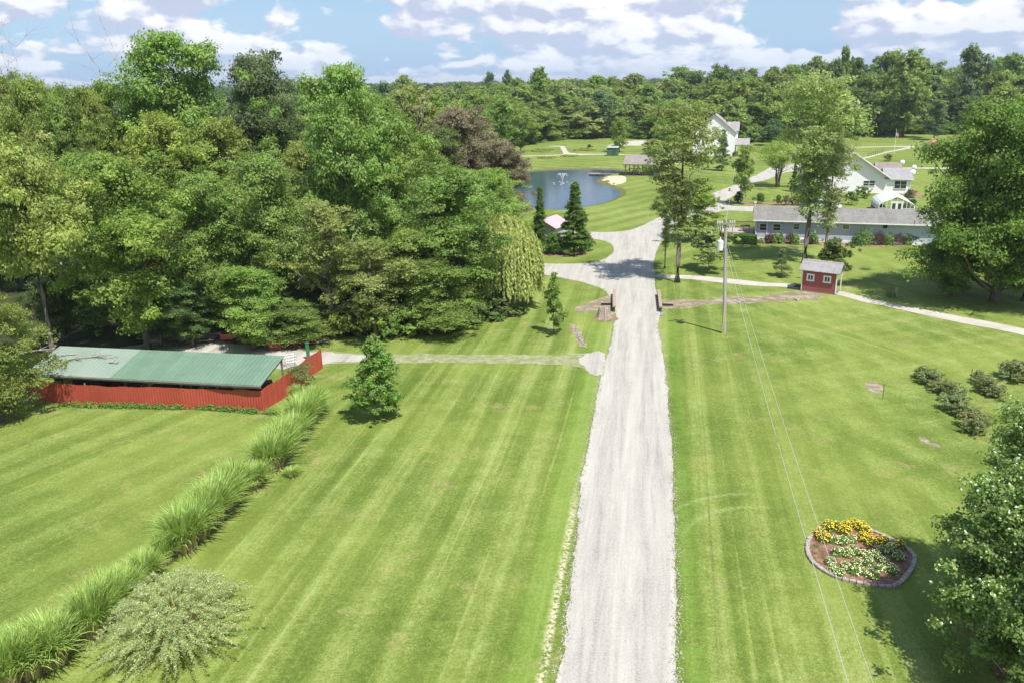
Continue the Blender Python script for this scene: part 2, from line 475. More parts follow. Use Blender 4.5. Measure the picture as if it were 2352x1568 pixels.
sd = sdf_poly(GX, GY, pond)
GZ = np.where(sd > 1.3, 0.0, np.clip(WZ + sd * 0.27, -2.2, 0.0))
V = np.stack([GX.ravel(), GY.ravel(), GZ.ravel()], 1)
nx, ny = len(xs), len(ys)
idx = np.arange(nx * ny).reshape(ny, nx)
Fq = np.stack([idx[:-1, :-1].ravel(), idx[:-1, 1:].ravel(), idx[1:, 1:].ravel(), idx[1:, :-1].ravel()], 1)
ground = link('ground', np_mesh('ground', V, Fq, MATS['lawn'], smooth=True))
tag(ground, kind='structure')

def fractal1(n, seed, step):
    r = np.random.default_rng(seed); out = np.zeros(n)
    for wl, am in ((1.6, 1.0), (0.7, 0.6), (0.3, 0.5)):
        k = max(4, int(n * step / wl)); pts = r.normal(0, 1, k)
        out += am * np.interp(np.linspace(0, k, n, endpoint=False), np.arange(k + 1), np.append(pts, pts[0]))
    return out
def smooth_poly(P_, it=2):
    P_ = np.array(P_)
    for _ in range(it):
        Q = np.roll(P_, -1, 0)
        P_ = np.stack([P_ * .75 + Q * .25, P_ * .25 + Q * .75], 1).reshape(-1, 2)
    return P_
def sheet(name, pts, z, m_, jit=0.08, step=0.25, smooth=1, seed=1, kind='structure'):
    """a ragged-edged flat sheet lying on the ground, from an outline of ground points"""
    pts = np.array([p[:2] for p in pts])
    if smooth: pts = smooth_poly(pts, smooth)
    out_ = []
    for i in range(len(pts)):
        a, b = pts[i], pts[(i + 1) % len(pts)]
        k = max(1, int(np.linalg.norm(b - a) / step))
        for j in range(k): out_.append(a + (b - a) * j / k)
    out_ = np.array(out_)
    if jit:
        tn = np.roll(out_, -1, 0) - np.roll(out_, 1, 0); tn /= np.maximum(np.linalg.norm(tn, axis=1, keepdims=True), 1e-6)
        nn = np.stack([-tn[:, 1], tn[:, 0]], 1)
        out_ = out_ + nn * (fractal1(len(out_), seed, step) * jit)[:, None]
    tris = tessellate_polygon([[Vector((p[0], p[1], 0)) for p in out_]])
    me = bpy.data.meshes.new(name)
    me.from_pydata([(p[0], p[1], z) for p in out_], [], [tuple(x) for x in tris])
    bm = bmesh.new(); bm.from_mesh(me)
    for f in bm.faces:
        if f.normal.z < 0: f.normal_flip()
    bm.to_mesh(me); bm.free()
    o = link(name, me, None, m_)
    tag(o, kind=kind)
    return o, out_
def G(*pts): return [at(u, v) for u, v in pts]

# the main drive with its two left-hand branches and the fork going up to the houses
main = G((1276, 1600), (1294, 1480), (1307, 1380), (1321, 1250), (1333, 1130), (1345, 1050), (1358, 980), (1373, 900), (1386, 845), (1402, 800), (1412, 745), (1414, 712),
         Z4(1110, 1010), Z4(1000, 950), Z4(850, 905), Z4(620, 850), Z4(330, 800), Z4(0, 760), Z4(-350, 740), Z4(-350, 650), Z4(0, 660), Z4(400, 678), Z4(850, 680), Z4(1050, 640),
         Z4(1150, 570), Z4(1180, 500), Z4(1130, 445), Z4(1040, 408), Z4(860, 385), Z4(600, 370), Z4(380, 350), Z4(380, 300), Z4(600, 305), Z4(860, 316), Z4(1150, 316), Z4(1350, 300), Z4(1480, 250), Z4(1600, 190), Z4(1730, 130),
         (1570, 472), (1620, 451), Z2(980, 1105), Z2(1180, 1038), Z2(1330, 960), Z2(1450, 905), Z2(1560, 840), Z2(1640, 800), Z2(1760, 800), Z2(1960, 830), Z2(1960, 895), Z2(1760, 890), Z2(1640, 935), Z2(1510, 990), Z2(1340, 1022), Z2(1200, 1125), Z2(1100, 1190), Z2(1020, 1232),
         Z2(1060, 1285), Z2(1340, 1290), Z2(2100, 1290), Z2(2500, 1320), Z2(2500, 1420), Z2(2100, 1380), Z2(1345, 1352), Z2(1100, 1335), Z2(960, 1350),
         (1600, 500), (1560, 520), (1540, 538), Z4(1700, 440), Z4(1645, 580), Z4(1620, 700), Z4(1645, 800), Z4(1640, 900), Z4(1655, 1020), Z4(1675, 1080), Z4(1692, 1200), Z4(1690, 1290), Z4(1665, 1400),
         (1515, 770), (1528, 850), (1537, 950), (1544, 1050), (1547, 1200), (1550, 1350), (1552, 1480), (1554, 1600))
drive, drv_out = sheet('gravel_drive', main, 0.016, MATS['gravel'], 0.042, 0.10, 1, 3)

side = G((1390, 806), (1320, 814), (1200, 815), (1050, 814), (900, 813), (760, 808), (690, 800), (600, 785), (520, 778), (420, 776), (330, 790), (250, 800), (330, 830), (520, 850), (640, 850), (700, 838), (760, 836), (900, 833), (1050, 833), (1200, 834), (1330, 838), (1362, 862), (1385, 850))
lane, lane_out = sheet('side_lane', side, 0.008, MATS['grassy_gravel'], 0.09, 0.2, 1, 4)
sheet('gravel_apron', G((1322, 816), (1395, 800), (1395, 850), (1372, 866), (1345, 850)), 0.012, MATS['gravel'], 0.14, 0.15, 1, 5)
sheet('gravel_yard', G((430, 792), (520, 782), (640, 802), (740, 811), (860, 818), (870, 826), (760, 834), (690, 846), (600, 852), (430, 850), (330, 830)), 0.012, MATS['gravel'], 0.2, 0.2, 1, 6)
# concrete walks
sheet('garden_path', G(Z4(1640, 800), Z4(1800, 808), (1599, 633), (1700, 643), (1760, 650), Z5(1000, 1140), Z5(1230, 1160), Z5(1210, 1210), Z5(1000, 1180), (1740, 658), (1650, 650), (1599, 643), Z4(1900, 850), Z4(1640, 840)), 0.022, MATS['concrete'], 0.02, 0.3, 1, 7)
sheet('garden_path', G(Z5(1590, 1220), Z5(1700, 1235), Z5(1900, 1290), Z5(2120, 1345), (2200, 726), (2300, 744), (2420, 770), (2420, 786), (2300, 758), (2200, 741), Z5(2120, 1390), Z5(1900, 1350), Z5(1700, 1290), Z5(1590, 1262)), 0.014, MATS['concrete'], 0.02, 0.3, 1, 8)
# bare swales at the culvert, scuffs
sheet('dirt_swale', G(Z4(1700, 1080), Z4(1780, 1090), Z4(2352, 1085), Z5(400, 1290), Z5(800, 1290), Z5(1190, 1210), Z5(1500, 1270), Z5(1480, 1320), Z5(1000, 1330), Z5(500, 1380), Z5(100, 1370), Z4(2150, 1160), Z4(2000, 1190), Z4(1800, 1190), Z4(1720, 1180)), 0.008, MATS['dirt'], 0.16, 0.2, 1, 9)
sheet('dirt_swale', G(Z4(1170, 1040), Z4(1050, 1070), Z4(850, 1140), Z4(690, 1195), Z4(760, 1240), Z4(1000, 1235), Z4(1160, 1230)), 0.008, MATS['dirt'], 0.14, 0.2, 1, 10)
sheet('rocky_gully', G(Z4(650, 1350), Z4(720, 1380), Z4(760, 1440), Z4(810, 1566), Z4(870, 1640), Z4(790, 1640), Z4(740, 1566), Z4(670, 1430)), 0.006, MATS['dirt'], 0.1, 0.2, 1, 11)
sheet('dirt_patch', G(ZG(40, 330), ZG(160, 325), ZG(220, 360), ZG(180, 430), ZG(120, 420)), 0.006, MATS['dirt'], 0.13, 0.12, 1, 12)
sheet('dirt_patch', G(ZG(580, 850), ZG(650, 870), ZG(740, 910), ZG(740, 940), ZG(640, 915)), 0.006, MATS['dirt'], 0.10, 0.1, 1, 13)
sheet('dirt_track', G(Z5(1710, 1190), Z5(1850, 1155), Z5(2040, 1130), Z5(2040, 1142), Z5(1850, 1172), Z5(1715, 1205)), 0.006, MATS['dirt'], 0.08, 0.2, 1, 14)
# planting beds
sheet('mulch_bed', G(Z4(300, 560), Z4(400, 545), Z4(700, 540), Z4(870, 540), Z4(845, 575), Z4(760, 600), Z4(600, 604), Z4(450, 598)), 0.006, MATS['bark_mulch'], 0.05, 0.2, 1, 15)
sheet('mulch_bed', G(Z5(400, 570), Z5(720, 600), Z5(1200, 620), Z5(2500, 650), Z5(2700, 700), Z5(2400, 712), Z5(2100, 720), Z5(1800, 712), Z5(1280, 700), Z5(1100, 705), Z5(850, 688), Z5(700, 700), Z5(450, 706)), 0.008, MATS['bark_mulch'], 0.06, 0.2, 1, 16)
sheet('mulch_bed', G(Z2(1100, 1230), Z2(1250, 1250), Z2(1500, 1240), Z2(1980, 1240), Z2(2000, 1285), Z2(1500, 1280), Z2(1100, 1265)), 0.006, MATS['bark_mulch'], 0.06, 0.3, 1, 17)
sheet('mulch_bed', G((2190, 1380), (2330, 1330), (2420, 1400), (2480, 1620), (2330, 1620), (2260, 1480)), 0.006, MATS['mulch'], 0.12, 0.15, 1, 18)
# forest floors
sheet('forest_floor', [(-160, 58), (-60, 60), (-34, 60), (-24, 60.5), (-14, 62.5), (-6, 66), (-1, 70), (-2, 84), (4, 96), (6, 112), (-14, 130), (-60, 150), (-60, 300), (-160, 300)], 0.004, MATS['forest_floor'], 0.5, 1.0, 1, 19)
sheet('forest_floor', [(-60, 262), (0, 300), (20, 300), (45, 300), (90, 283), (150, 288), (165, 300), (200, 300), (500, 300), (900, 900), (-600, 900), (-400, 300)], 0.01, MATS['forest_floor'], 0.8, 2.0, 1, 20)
# far paths, court and beach
sheet('far_path', G(Z1(430, 503), Z1(560, 503), Z1(605, 508), Z1(650, 580), Z1(760, 592), Z1(1090, 597), Z1(1300, 600), Z1(1300, 607), Z1(1090, 604), Z1(760, 608), Z1(600, 612), Z1(200, 622), Z1(0, 628), Z1(0, 620), Z1(200, 614), Z1(560, 604), Z1(590, 590), Z1(550, 512), Z1(430, 509)), 0.012, MATS['concrete'], 0.03, 0.5, 0, 21)
sheet('gravel_court', G(Z1(1090, 500), Z1(1170, 475), Z1(1300, 455), Z1(1420, 440), Z1(1600, 440), Z1(1600, 500)), 0.012, MATS['concrete'], 0.1, 0.6, 0, 22)
sheet('far_path', G(Z3(250, 752), Z3(800, 742), Z3(1240, 736), Z3(1700, 738), Z3(1700, 746), Z3(1240, 745), Z3(1110, 750), Z3(1050, 768), Z3(850, 800), Z3(730, 828), Z3(560, 878), Z3(480, 880), Z3(730, 812), Z3(1030, 752), Z3(800, 750), Z3(250, 762)), 0.012, MATS['concrete'], 0.03, 0.5, 0, 23)
sheet('far_lane', G(Z3(900, 988), Z3(1200, 986), Z3(1700, 990), Z3(2352, 980), Z3(2352, 1000), Z3(1700, 1004), Z3(1200, 1000), Z3(900, 998)), 0.012, MATS['concrete'], 0.03, 0.5, 0, 24)
sheet('dirt_track', G(Z3(1065, 1225), Z3(1200, 1325), Z3(1160, 1345), Z3(1075, 1290)), 0.012, MATS['bark_mulch'], 0.05, 0.3, 0, 25)
beach, _ = sheet('sand_beach', G(*[Z1(*p) for p in ((935, 912), (1000, 875), (1080, 853), (1150, 846), (1290, 846), (1318, 885), (1295, 930), (1180, 955), (1130, 974), (1060, 955))]), -0.05, MATS['sand'], 0.05, 0.3, 1, 26)
# the beach slopes into the water like the bank under it
bm = bmesh.new(); bm.from_mesh(beach.data)
bmesh.ops.subdivide_edges(bm, edges=bm.edges, cuts=3, use_grid_fill=True)
px_ = np.array([v_.co.x for v_ in bm.verts]); py_ = np.array([v_.co.y for v_ in bm.verts])
s_ = sdf_poly(px_, py_, pond)
zz = np.where(s_ > 1.3, 0.0, np.clip(WZ + s_ * 0.27, -2.2, 0.0)) + 0.03
for v_, z_ in zip(bm.verts, zz): v_.co.z = float(z_)
bm.to_mesh(beach.data); bm.free()

# water
wm, t = new_mat('pond_water')
tc = t.n('ShaderNodeTexCoord'); P = tc.outputs['Object']
mp = t.n('ShaderNodeMapping', {'Vector': P, 'Scale': (1, 1.6, 1)})
h = t.m('ADD', t.noise(mp.outputs[0], 1.6, 4, 0.6, 0.3), t.m('MULTIPLY', t.noise(mp.outputs[0], 0.35, 2, 0.5), 1.2))
p = pbsdf(t, (0.020, 0.050, 0.090), 0.06, 0.5, h, 0.16, 0.08, **{'IOR': 1.33})
finish(t, p)
xs_ = np.arange(pond[:, 0].min() - 3, pond[:, 0].max() + 3, 2.0); ys_ = np.arange(pond[:, 1].min() - 3, pond[:, 1].max() + 3, 2.0)
me = bpy.data.meshes.new('pond_water')
x0, x1, y0, y1 = xs_[0], xs_[-1], ys_[0], ys_[-1]
me.from_pydata([(x0, y0, WZ), (x1, y0, WZ), (x1, y1, WZ), (x0, y1, WZ)], [], [(0, 1, 2, 3)])
tag(link('pond_water', me, None, wm), kind='structure')
# muddy bank rim of the pond
rim_m = soil_mat('bank_mud', (0.11, 0.11, 0.04), (0.19, 0.16, 0.085), (0.13, 0.17, 0.04), 0.8)
ring = smooth_poly(pond, 2)
tn = np.roll(ring, -1, 0) - np.roll(ring, 1, 0); tn /= np.linalg.norm(tn, axis=1, keepdims=True)
nrm = np.stack([tn[:, 1], -tn[:, 0]], 1)
if sdf_poly(ring[:1, 0] + nrm[0, 0], ring[:1, 1] + nrm[0, 1], pond)[0] < 0: nrm = -nrm
rr = np.random.default_rng(2)
k = len(ring); inn = ring - nrm * 0.9; ou = ring + nrm * (0.55 + 0.5 * rr.random((k, 1)))
zi = WZ + sdf_poly(inn[:, 0], inn[:, 1], pond) * .27; zo = np.minimum(0, WZ + sdf_poly(ou[:, 0], ou[:, 1], pond) * .27)
V = np.vstack([np.c_[inn, zi + 0.05], np.c_[ou, zo + 0.05]])
Fq = np.array([(i, (i + 1) % k, k + (i + 1) % k, k + i) for i in range(k)])
tag(link('pond_bank', np_mesh('pond_bank', V, Fq, rim_m, smooth=True)), kind='structure')

# loose stones and grass tufts along the ragged edges of the gravel
def edge_scatter(outline, n, sig, seed, ymax):
    r = np.random.default_rng(seed)
    o = outline[(outline[:, 1] < ymax)]
    wts = 1.0 / np.maximum(o[:, 1], 20) ** 1.0
    i = r.choice(len(o), n, p=wts / wts.sum())
    return o[i] + r.normal(0, sig, (n, 2)), r
def stones(name, pts, r, smin, smax, m_, z=0.02):
    n = len(pts); s = r.uniform(smin, smax, n)
    base = np.array([(-1, -.8, 0), (1, -.7, 0), (.8, .9, 0), (-.9, .8, 0), (-.5, -.4, .6), (.5, -.4, .7), (.45, .5, .6), (-.5, .4, .65)])
    a = r.uniform(0, 2 * pi, n); c_, s2 = np.cos(a), np.sin(a)
    bx_ = base[None, :, 0] * c_[:, None] - base[None, :, 1] * s2[:, None]
    by_ = base[None, :, 0] * s2[:, None] + base[None, :, 1] * c_[:, None]
    V = np.stack([bx_ * s[:, None] + pts[:, 0:1], by_ * s[:, None] + pts[:, 1:2], base[None, :, 2] * s[:, None] + 0.014], 2).reshape(-1, 3)
    fb = np.array([(4, 5, 6, 7), (0, 1, 5, 4), (1, 2, 6, 5), (2, 3, 7, 6), (3, 0, 4, 7)])
    Fq = (np.arange(n)[:, None, None] * 8 + fb[None]).reshape(-1, 4)
    return link(name, np_mesh(name, V, Fq, m_))
pts, r = edge_scatter(drv_out, 5000, 0.13, 5, 75)
tag(stones('loose_gravel', pts, r, 0.010, 0.03, MATS['gravel']), 'pale loose stones scattered along the edges of the drive', 'gravel', kind='stuff')

# grass tufts growing into the ragged edge of the gravel
pts, r = edge_scatter(drv_out, 1500, 0.09, 6, 90)
k = 6; P3 = np.repeat(np.c_[pts, np.full(len(pts), .03)], k, 0) + r.normal(0, .035, (len(pts) * k, 3)) * np.array([1, 1, .3]); P3[:, 2] = np.abs(P3[:, 2]) + .015
TUFTS = (P3, r)
# ------------------------------------------------------------------ foliage
lf, t = new_mat('foliage')
oi = t.n('ShaderNodeObjectInfo')
at_ = t.n('ShaderNodeAttribute', attribute_name='tint')
a2 = t.n('ShaderNodeAttribute', attribute_name='warm')
tv = t.ss(at_.outputs['Fac'], 0.0, 1.0, 0.62, 1.42)
hs = t.n('ShaderNodeHueSaturation', {'Hue': t.m('ADD', 0.5, t.m('MULTIPLY', a2.outputs['Fac'], -0.018)), 'Saturation': t.m('SUBTRACT', 0.97, t.m('MULTIPLY', a2.outputs['Fac'], 0.06)), 'Value': tv, 'Color': oi.outputs['Color']})
p = pbsdf(t, hs.outputs[0], 0.50, 0.24)
tr = t.n('ShaderNodeBsdfTranslucent', {'Color': t.mix(1.0, hs.outputs[0], (1.5, 1.55, 0.9), 'MULTIPLY')})
mx = t.n('ShaderNodeMixShader', {0: 0.42, 1: p.outputs[0], 2: tr.outputs[0]})
finish(t, mx)
fm, t = new_mat('blossom')
oi = t.n('ShaderNodeObjectInfo')
at_ = t.n('ShaderNodeAttribute', attribute_name='tint')
hs = t.n('ShaderNodeHueSaturation', {'Value': t.ss(at_.outputs['Fac'], 0, 1, 0.75, 1.15), 'Color': oi.outputs['Color']})
finish(t, pbsdf(t, hs.outputs[0], 0.7, 0.2))
bk = mat('bark', (0.17, 0.145, 0.12), 0.9, 0.45, 2.0, stretch=(3, 3, .6), bump=0.5)
bkg = mat('bark_pale', (0.30, 0.28, 0.25), 0.9, 0.4, 2.0, stretch=(3, 3, .6), bump=0.5)
bkd = mat('bark_dead', (0.34, 0.31, 0.28), 0.9, 0.3, 2.0)
FO, BL = MATS['foliage'], MATS['blossom']

def leaves(P_, N_, ln, wd, r, tint, warm, name, mat_=None, fold=0.0):
    """one rhombic leaf per point, lying roughly across the direction N_"""
    n = len(P_)
    N_ = N_ / np.maximum(np.linalg.norm(N_, axis=1, keepdims=True), 1e-6)
    a = r.normal(0, 1, (n, 3)); a -= N_ * (a * N_).sum(1, keepdims=True); a /= np.maximum(np.linalg.norm(a, axis=1, keepdims=True), 1e-6)
    b = np.cross(N_, a)
    ln = np.broadcast_to(ln, (n,))[:, None]; wd = np.broadcast_to(wd, (n,))[:, None]
    V = np.stack([P_ - a * ln * .5, P_ + b * wd * .5 - a * ln * .05, P_ + a * ln * .5, P_ - b * wd * .5 - a * ln * .05], 1).reshape(-1, 3)
    Fq = np.arange(n * 4).reshape(n, 4)
    return np_mesh(name, V, Fq, mat_ or FO, {'tint': ('FACE', tint), 'warm': ('FACE', warm)})

def prof_round(t_): return np.sqrt(np.clip(1 - (t_ - 0.45) ** 2 / 0.37, 0.05, 1))
def prof_tall(t_): return np.clip(np.interp(t_, [0, .12, .35, .6, .82, 1], [.5, .8, .95, 1, .9, .55]), 0, 1)
def prof_cone(t_): return np.clip(np.interp(t_, [0, .08, .3, .6, .85, 1], [.75, 1, .82, .52, .25, .03]), 0, 1)
def prof_vase(t_): return np.clip(np.interp(t_, [0, .25, .55, .8, 1], [.18, .55, 1, .95, .3]), 0, 1)
def prof_egg(t_): return np.clip(np.interp(t_, [0, .1, .3, .55, .8, 1], [.55, .9, 1, .98, .82, .42]), 0, 1)

def clump_points(seed, R, H, z0, prof, nc, rc, nl, flat=0.62, inner=0.5, lobes=0.32, open_=0.0, spray=0.22, tuft=6, tsz=None):
    r = np.random.default_rng(seed)
    t_ = (np.arange(nc) + r.uniform(0, 1, nc)) / nc
    t_ = r.permutation(t_) ** 0.85
    phi = np.arange(nc) * 2.39996 + r.normal(0, 0.5, nc)
    k1, k2 = r.integers(2, 5), r.integers(1, 4)
    ph = r.uniform(0, 6.28, 3)
    env = prof(t_) * R * (1 + lobes * np.sin(k1 * phi + ph[0] + 3 * t_) + lobes * .7 * np.sin(k2 * phi - 5 * t_ + ph[1]))
    rr_ = env * np.maximum(r.beta(3.2, 1.1, nc), inner * .5)
    Rc = R * rc * r.uniform(0.5, 1.5, nc) * (0.65 + .5 * prof(t_))
    spr = r.random(nc) < .2; Rc[spr] *= .55; rr_[spr] = env[spr] * r.uniform(1.0, 1.2, spr.sum())
    cx, cy_ = np.cos(phi) * np.maximum(rr_ - Rc * .6, 0), np.sin(phi) * np.maximum(rr_ - Rc * .6, 0)
    cz = z0 + t_ * (H - z0 - Rc * flat) + Rc * flat * .3
    if open_: 
        keep = r.random(nc) > open_
        cx, cy_, cz, Rc = cx[keep], cy_[keep], cz[keep], Rc[keep]
    nck = len(cx)
    wts = Rc ** 2; cnt = r.choice(nck, nl, p=wts / wts.sum())
    nfull = nl; nl = nl // tuft; cnt = cnt[:nl]
    # sub-clumps give each bough its ragged edge
    ns = 9
    sd_ = r.normal(0, 1, (nck, ns, 3)); sd_ /= np.linalg.norm(sd_, axis=2, keepdims=True); sd_[:, :, 2] = np.abs(sd_[:, :, 2]) * .9 - .22
    sp = sd_ * r.uniform(.5, .92, (nck, ns, 1))
    si = r.integers(0, ns, nl)
    d = r.normal(0, 1, (nl, 3)); d /= np.linalg.norm(d, axis=1, keepdims=True)
    d[:, 2] = np.where(d[:, 2] < -0.45, -d[:, 2] * .8, d[:, 2])
    sub = sp[cnt, si] + d * (r.uniform(.55, 1.0, (nl, 1)) ** .5) * .40
    q = np.c_[cx, cy_, cz][cnt] + sub * (Rc[cnt, None] * np.array([1, 1, flat]))
    q += r.normal(0, spray, (nl, 3)) * Rc[cnt, None] * .30
    nrm = d * .9 + sub * .7 + np.array([0, 0, .5]) + r.normal(0, .6, (nl, 3))
    ct = r.random(nck); ctw = r.random(nck); tt_ = r.normal(0, .13, nl)
    rep = np.repeat(np.arange(nl), tuft); ts = tsz or R * .045
    dv = r.normal(0, 1, (len(rep), 3)) * np.array([1, 1, .55]) * ts * r.uniform(.6, 1.4, nl)[rep, None]
    q = q[rep] + dv; nrm = nrm[rep] + r.normal(0, .45, (len(rep), 3)) + dv / ts * .25; cnt = cnt[rep]; tt_ = tt_[rep]; nl = len(rep)
    tint = np.clip(.5 + (ct[cnt] - .5) * .4 + tt_ + r.normal(0, .14, nl), 0, 1)
    warm = np.clip(ctw[cnt] * .7 + r.normal(0, .3, nl) - .1, -0.4, 1.3)
    return q, nrm, tint, warm, np.c_[cx, cy_, cz], Rc, r

def limb_pts(p0, p1, r, sag=0.12, n=5):
    p0, p1 = np.array(p0, float), np.array(p1, float); L = np.linalg.norm(p1 - p0)
    o = []
    for i in range(n):
        s = i / (n - 1); q = p0 * (1 - s) + p1 * s
        q = q + r.normal(0, .03, 3) * L * math.sin(pi * s); q[2] -= sag * L * math.sin(pi * s) * .7 * (1 if s < .9 else .6)
        o.append(q)
    return o
def trunk_mesh(name, H, z0, R0, centers, r, nlimb=10, top=0.86, m_=None, lean=(0, 0), multi=1, wig=0.25, twigs=0):
    mb = MB()
    starts = []
    for k in range(multi):
        a = 2 * pi * k / multi + .4
        off = np.array([math.cos(a), math.sin(a)]) * (R0 * 1.1 if multi > 1 else 0)
        spread = H * .12 if multi > 1 else 0
        pts = []; n = 8
        for i in range(n):
            s = i / (n - 1)
            pts.append(np.array([off[0] + math.cos(a) * spread * s ** 1.3 + lean[0] * s + r.normal(0, wig) * s * .8, off[1] + math.sin(a) * spread * s ** 1.3 + lean[1] * s + r.normal(0, wig) * s * .8, -0.15 + s * H * top]))
        rs = [R0 * (1.45 if i == 0 else 1) * (1 - .86 * i / (n - 1)) for i in range(n)]
        mb.tube(pts, rs, 8)
        starts.append(pts)
    if len(centers):
        sel = r.choice(len(centers), min(nlimb, len(centers)), replace=False)
        for ci in sel:
            c_ = centers[ci]; pts = starts[int(r.integers(0, multi))]
            zs = max(z0 * .75, c_[2] - np.hypot(c_[0], c_[1]) * r.uniform(.5, .95))
            zs = min(max(zs, z0 * .6), H * top * .93)
            zz_ = [q[2] for q in pts]
            b = np.array([np.interp(zs, zz_, [q[j] for q in pts]) for j in range(3)])
            rb = R0 * (1 - .86 * zs / (H * top)) * .55
            lp = limb_pts(b, c_, r, .08)
            mb.tube(lp, [rb * (1 - .8 * i / 4) for i in range(5)], 5)
            for _ in range(twigs):
                q = lp[int(r.integers(2, 5))]; e = q + r.normal(0, 1, 3) * H * .06; mb.tube([q, (q + e) / 2 + r.normal(0, .05, 3), e], [rb * .22, rb * .12, rb * .05], 3)
    return mb.mesh(name, m_ or bk, True)

PROTO = {}
def make_proto(key, seed, R, H, z0, prof, nc, rc, nl, leaf, trunk_r, m_=None, nlimb=12, multi=1, wlr=0.62, twigs=0, top=.86, **kw):
    q, nrm, tint, warm, cen, Rc, r = clump_points(seed, R, H, z0, prof, nc, rc, nl, **kw)
    ln = leaf * r.uniform(.7, 1.3, len(q))
    cm = leaves(q, nrm, ln, ln * wlr, r, tint, warm, 'crown')
    tm = trunk_mesh('trunk', H, z0, trunk_r, cen, r, nlimb, top, m_, multi=multi, twigs=twigs)
    PROTO[key] = dict(crown=cm, trunk=tm, R=float(np.percentile(np.hypot(q[:, 0], q[:, 1]), 97)), H=float(q[:, 2].max()))

# near broadleaf crowns
for i in range(5):
    make_proto(f'near{i}', 100 + i, 5.2, 18, 0.6 if i == 3 else 2.0, [prof_round, prof_tall, prof_egg, prof_round, prof_tall][i], 88, .32, 60000, .26, .30, nlimb=16, flat=.85)
for i in range(3):   # airy crowns with gaps and a visible trunk
    make_proto(f'airy{i}', 200 + i, 4.2, 19, 5.0, prof_tall, 62, .27, 15000, .27, .30, bkg if i == 1 else bk, nlimb=34, open_=.15, spray=.5, flat=.85, twigs=3)
make_proto('nearhigh', 236, 5.2, 17, 7.2, prof_round, 80, .31, 48000, .26, .30, nlimb=20, flat=.8)
make_proto('huge', 235, 8.2, 19, 1.2, prof_round, 190, .23, 110000, .30, .42, nlimb=24, flat=.8)
make_proto('lolly', 230, 4.2, 19, 4.2, lambda q: np.clip(np.interp(q, [0, .3, .48, .68, .9, 1], [.20, .26, .62, 1, .85, .35]), 0, 1), 66, .27, 15000, .25, .26, nlimb=36, open_=.12, spray=.5, flat=.85, twigs=3)
make_proto('ovate', 231, 1.9, 5.6, .55, lambda q: np.clip(np.interp(q, [0, .1, .28, .55, .8, 1], [.75, 1, 1, .84, .54, .12]), 0, 1), 105, .26, 17000, .19, .055, nlimb=18, flat=.85, wlr=.5, lobes=.1)
for i in range(5):   # middle distance
    make_proto(f'mid{i}', 300 + i, 5.5, 18, 1.5, [prof_round, prof_tall, prof_round, prof_egg, prof_vase][i], 72, .30, 20000, .42, .3, nlimb=6, flat=.85)
for i in range(5):   # far
    make_proto(f'far{i}', 400 + i, 5.8, 17, 0.8, [prof_round, prof_round, prof_egg, prof_tall, prof_round][i], 48, .36, 9600, .62, .3, nlimb=4, flat=.85)
for i in range(3):   # low understory / bushes
    make_proto(f'bush{i}', 500 + i, 1.0, 1.5, .05, prof_round, 26, .34, 3600, .13, .03, nlimb=6, flat=.8)
make_proto('seedling', 520, .9, 2.6, .2, prof_egg, 30, .3, 2200, .10, .03, nlimb=8)
for i in range(2):   # arborvitae
    make_proto(f'arbor{i}', 540 + i, 1.5, 9, .1, prof_cone, 170, .24, 22000, .20, .12, nlimb=4, flat=1.1, wlr=.4, lobes=.06, inner=1.3)
make_proto('pine', 560, 1.1, 3.2, .1, prof_cone, 60, .28, 7000, .16, .05, nlimb=20, flat=.6, wlr=.18, lobes=.1)
make_proto('spruce', 561, 2.2, 9, .3, prof_cone, 90, .26, 8000, .4, .14, nlimb=10, flat=.6, wlr=.3, lobes=.1)
make_proto('small_round', 570, 2.0, 5.4, 1.1, prof_egg, 60, .27, 9500, .25, .055, nlimb=18, flat=.8, wlr=.5)
make_proto('sapling', 571, 1.25, 5.0, .6, lambda q: np.clip(np.interp(q, [0, .1, .28, .55, .8, 1], [.6, .95, 1, .66, .32, .06]), 0, 1), 64, .25, 8400, .15, .055, nlimb=24, flat=.8, open_=.12, spray=.6)
make_proto('vase', 572, 4.4, 8, 2.9, prof_vase, 70, .24, 14000, .24, .16, nlimb=30, multi=5, flat=.6, wlr=.35, spray=.6)

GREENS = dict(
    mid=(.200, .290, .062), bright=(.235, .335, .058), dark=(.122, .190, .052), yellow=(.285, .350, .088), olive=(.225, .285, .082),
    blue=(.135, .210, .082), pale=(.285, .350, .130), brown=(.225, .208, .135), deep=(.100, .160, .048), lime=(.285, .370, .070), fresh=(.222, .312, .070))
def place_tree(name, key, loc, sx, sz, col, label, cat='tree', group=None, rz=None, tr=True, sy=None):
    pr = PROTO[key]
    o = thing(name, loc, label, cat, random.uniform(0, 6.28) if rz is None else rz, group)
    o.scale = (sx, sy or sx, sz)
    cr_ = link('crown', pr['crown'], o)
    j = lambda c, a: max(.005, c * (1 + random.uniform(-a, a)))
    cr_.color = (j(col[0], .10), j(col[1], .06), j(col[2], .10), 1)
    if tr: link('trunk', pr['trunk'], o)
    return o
def tree_px(name, key, u, vtop, y, wpx, col, label, vbase=None, group=None, rz=None, cat='tree'):
    """a tree whose top shows at (u, vtop) and whose crown is wpx wide, standing y metres out (or at vbase)"""
    if vbase is not None: y = at(u, vbase)[1]
    top = aty(u, vtop, y); h = top[2]
    base = (top[0], y, 0)
    w_ = wpx / ppm((top[0], y, h * .6))
    pr = PROTO[key]
    s = w_ / 2 / pr['R']
    return place_tree(name, key, base, s, h / pr['H'], GREENS[col] if isinstance(col, str) else col, label, cat, group, rz)

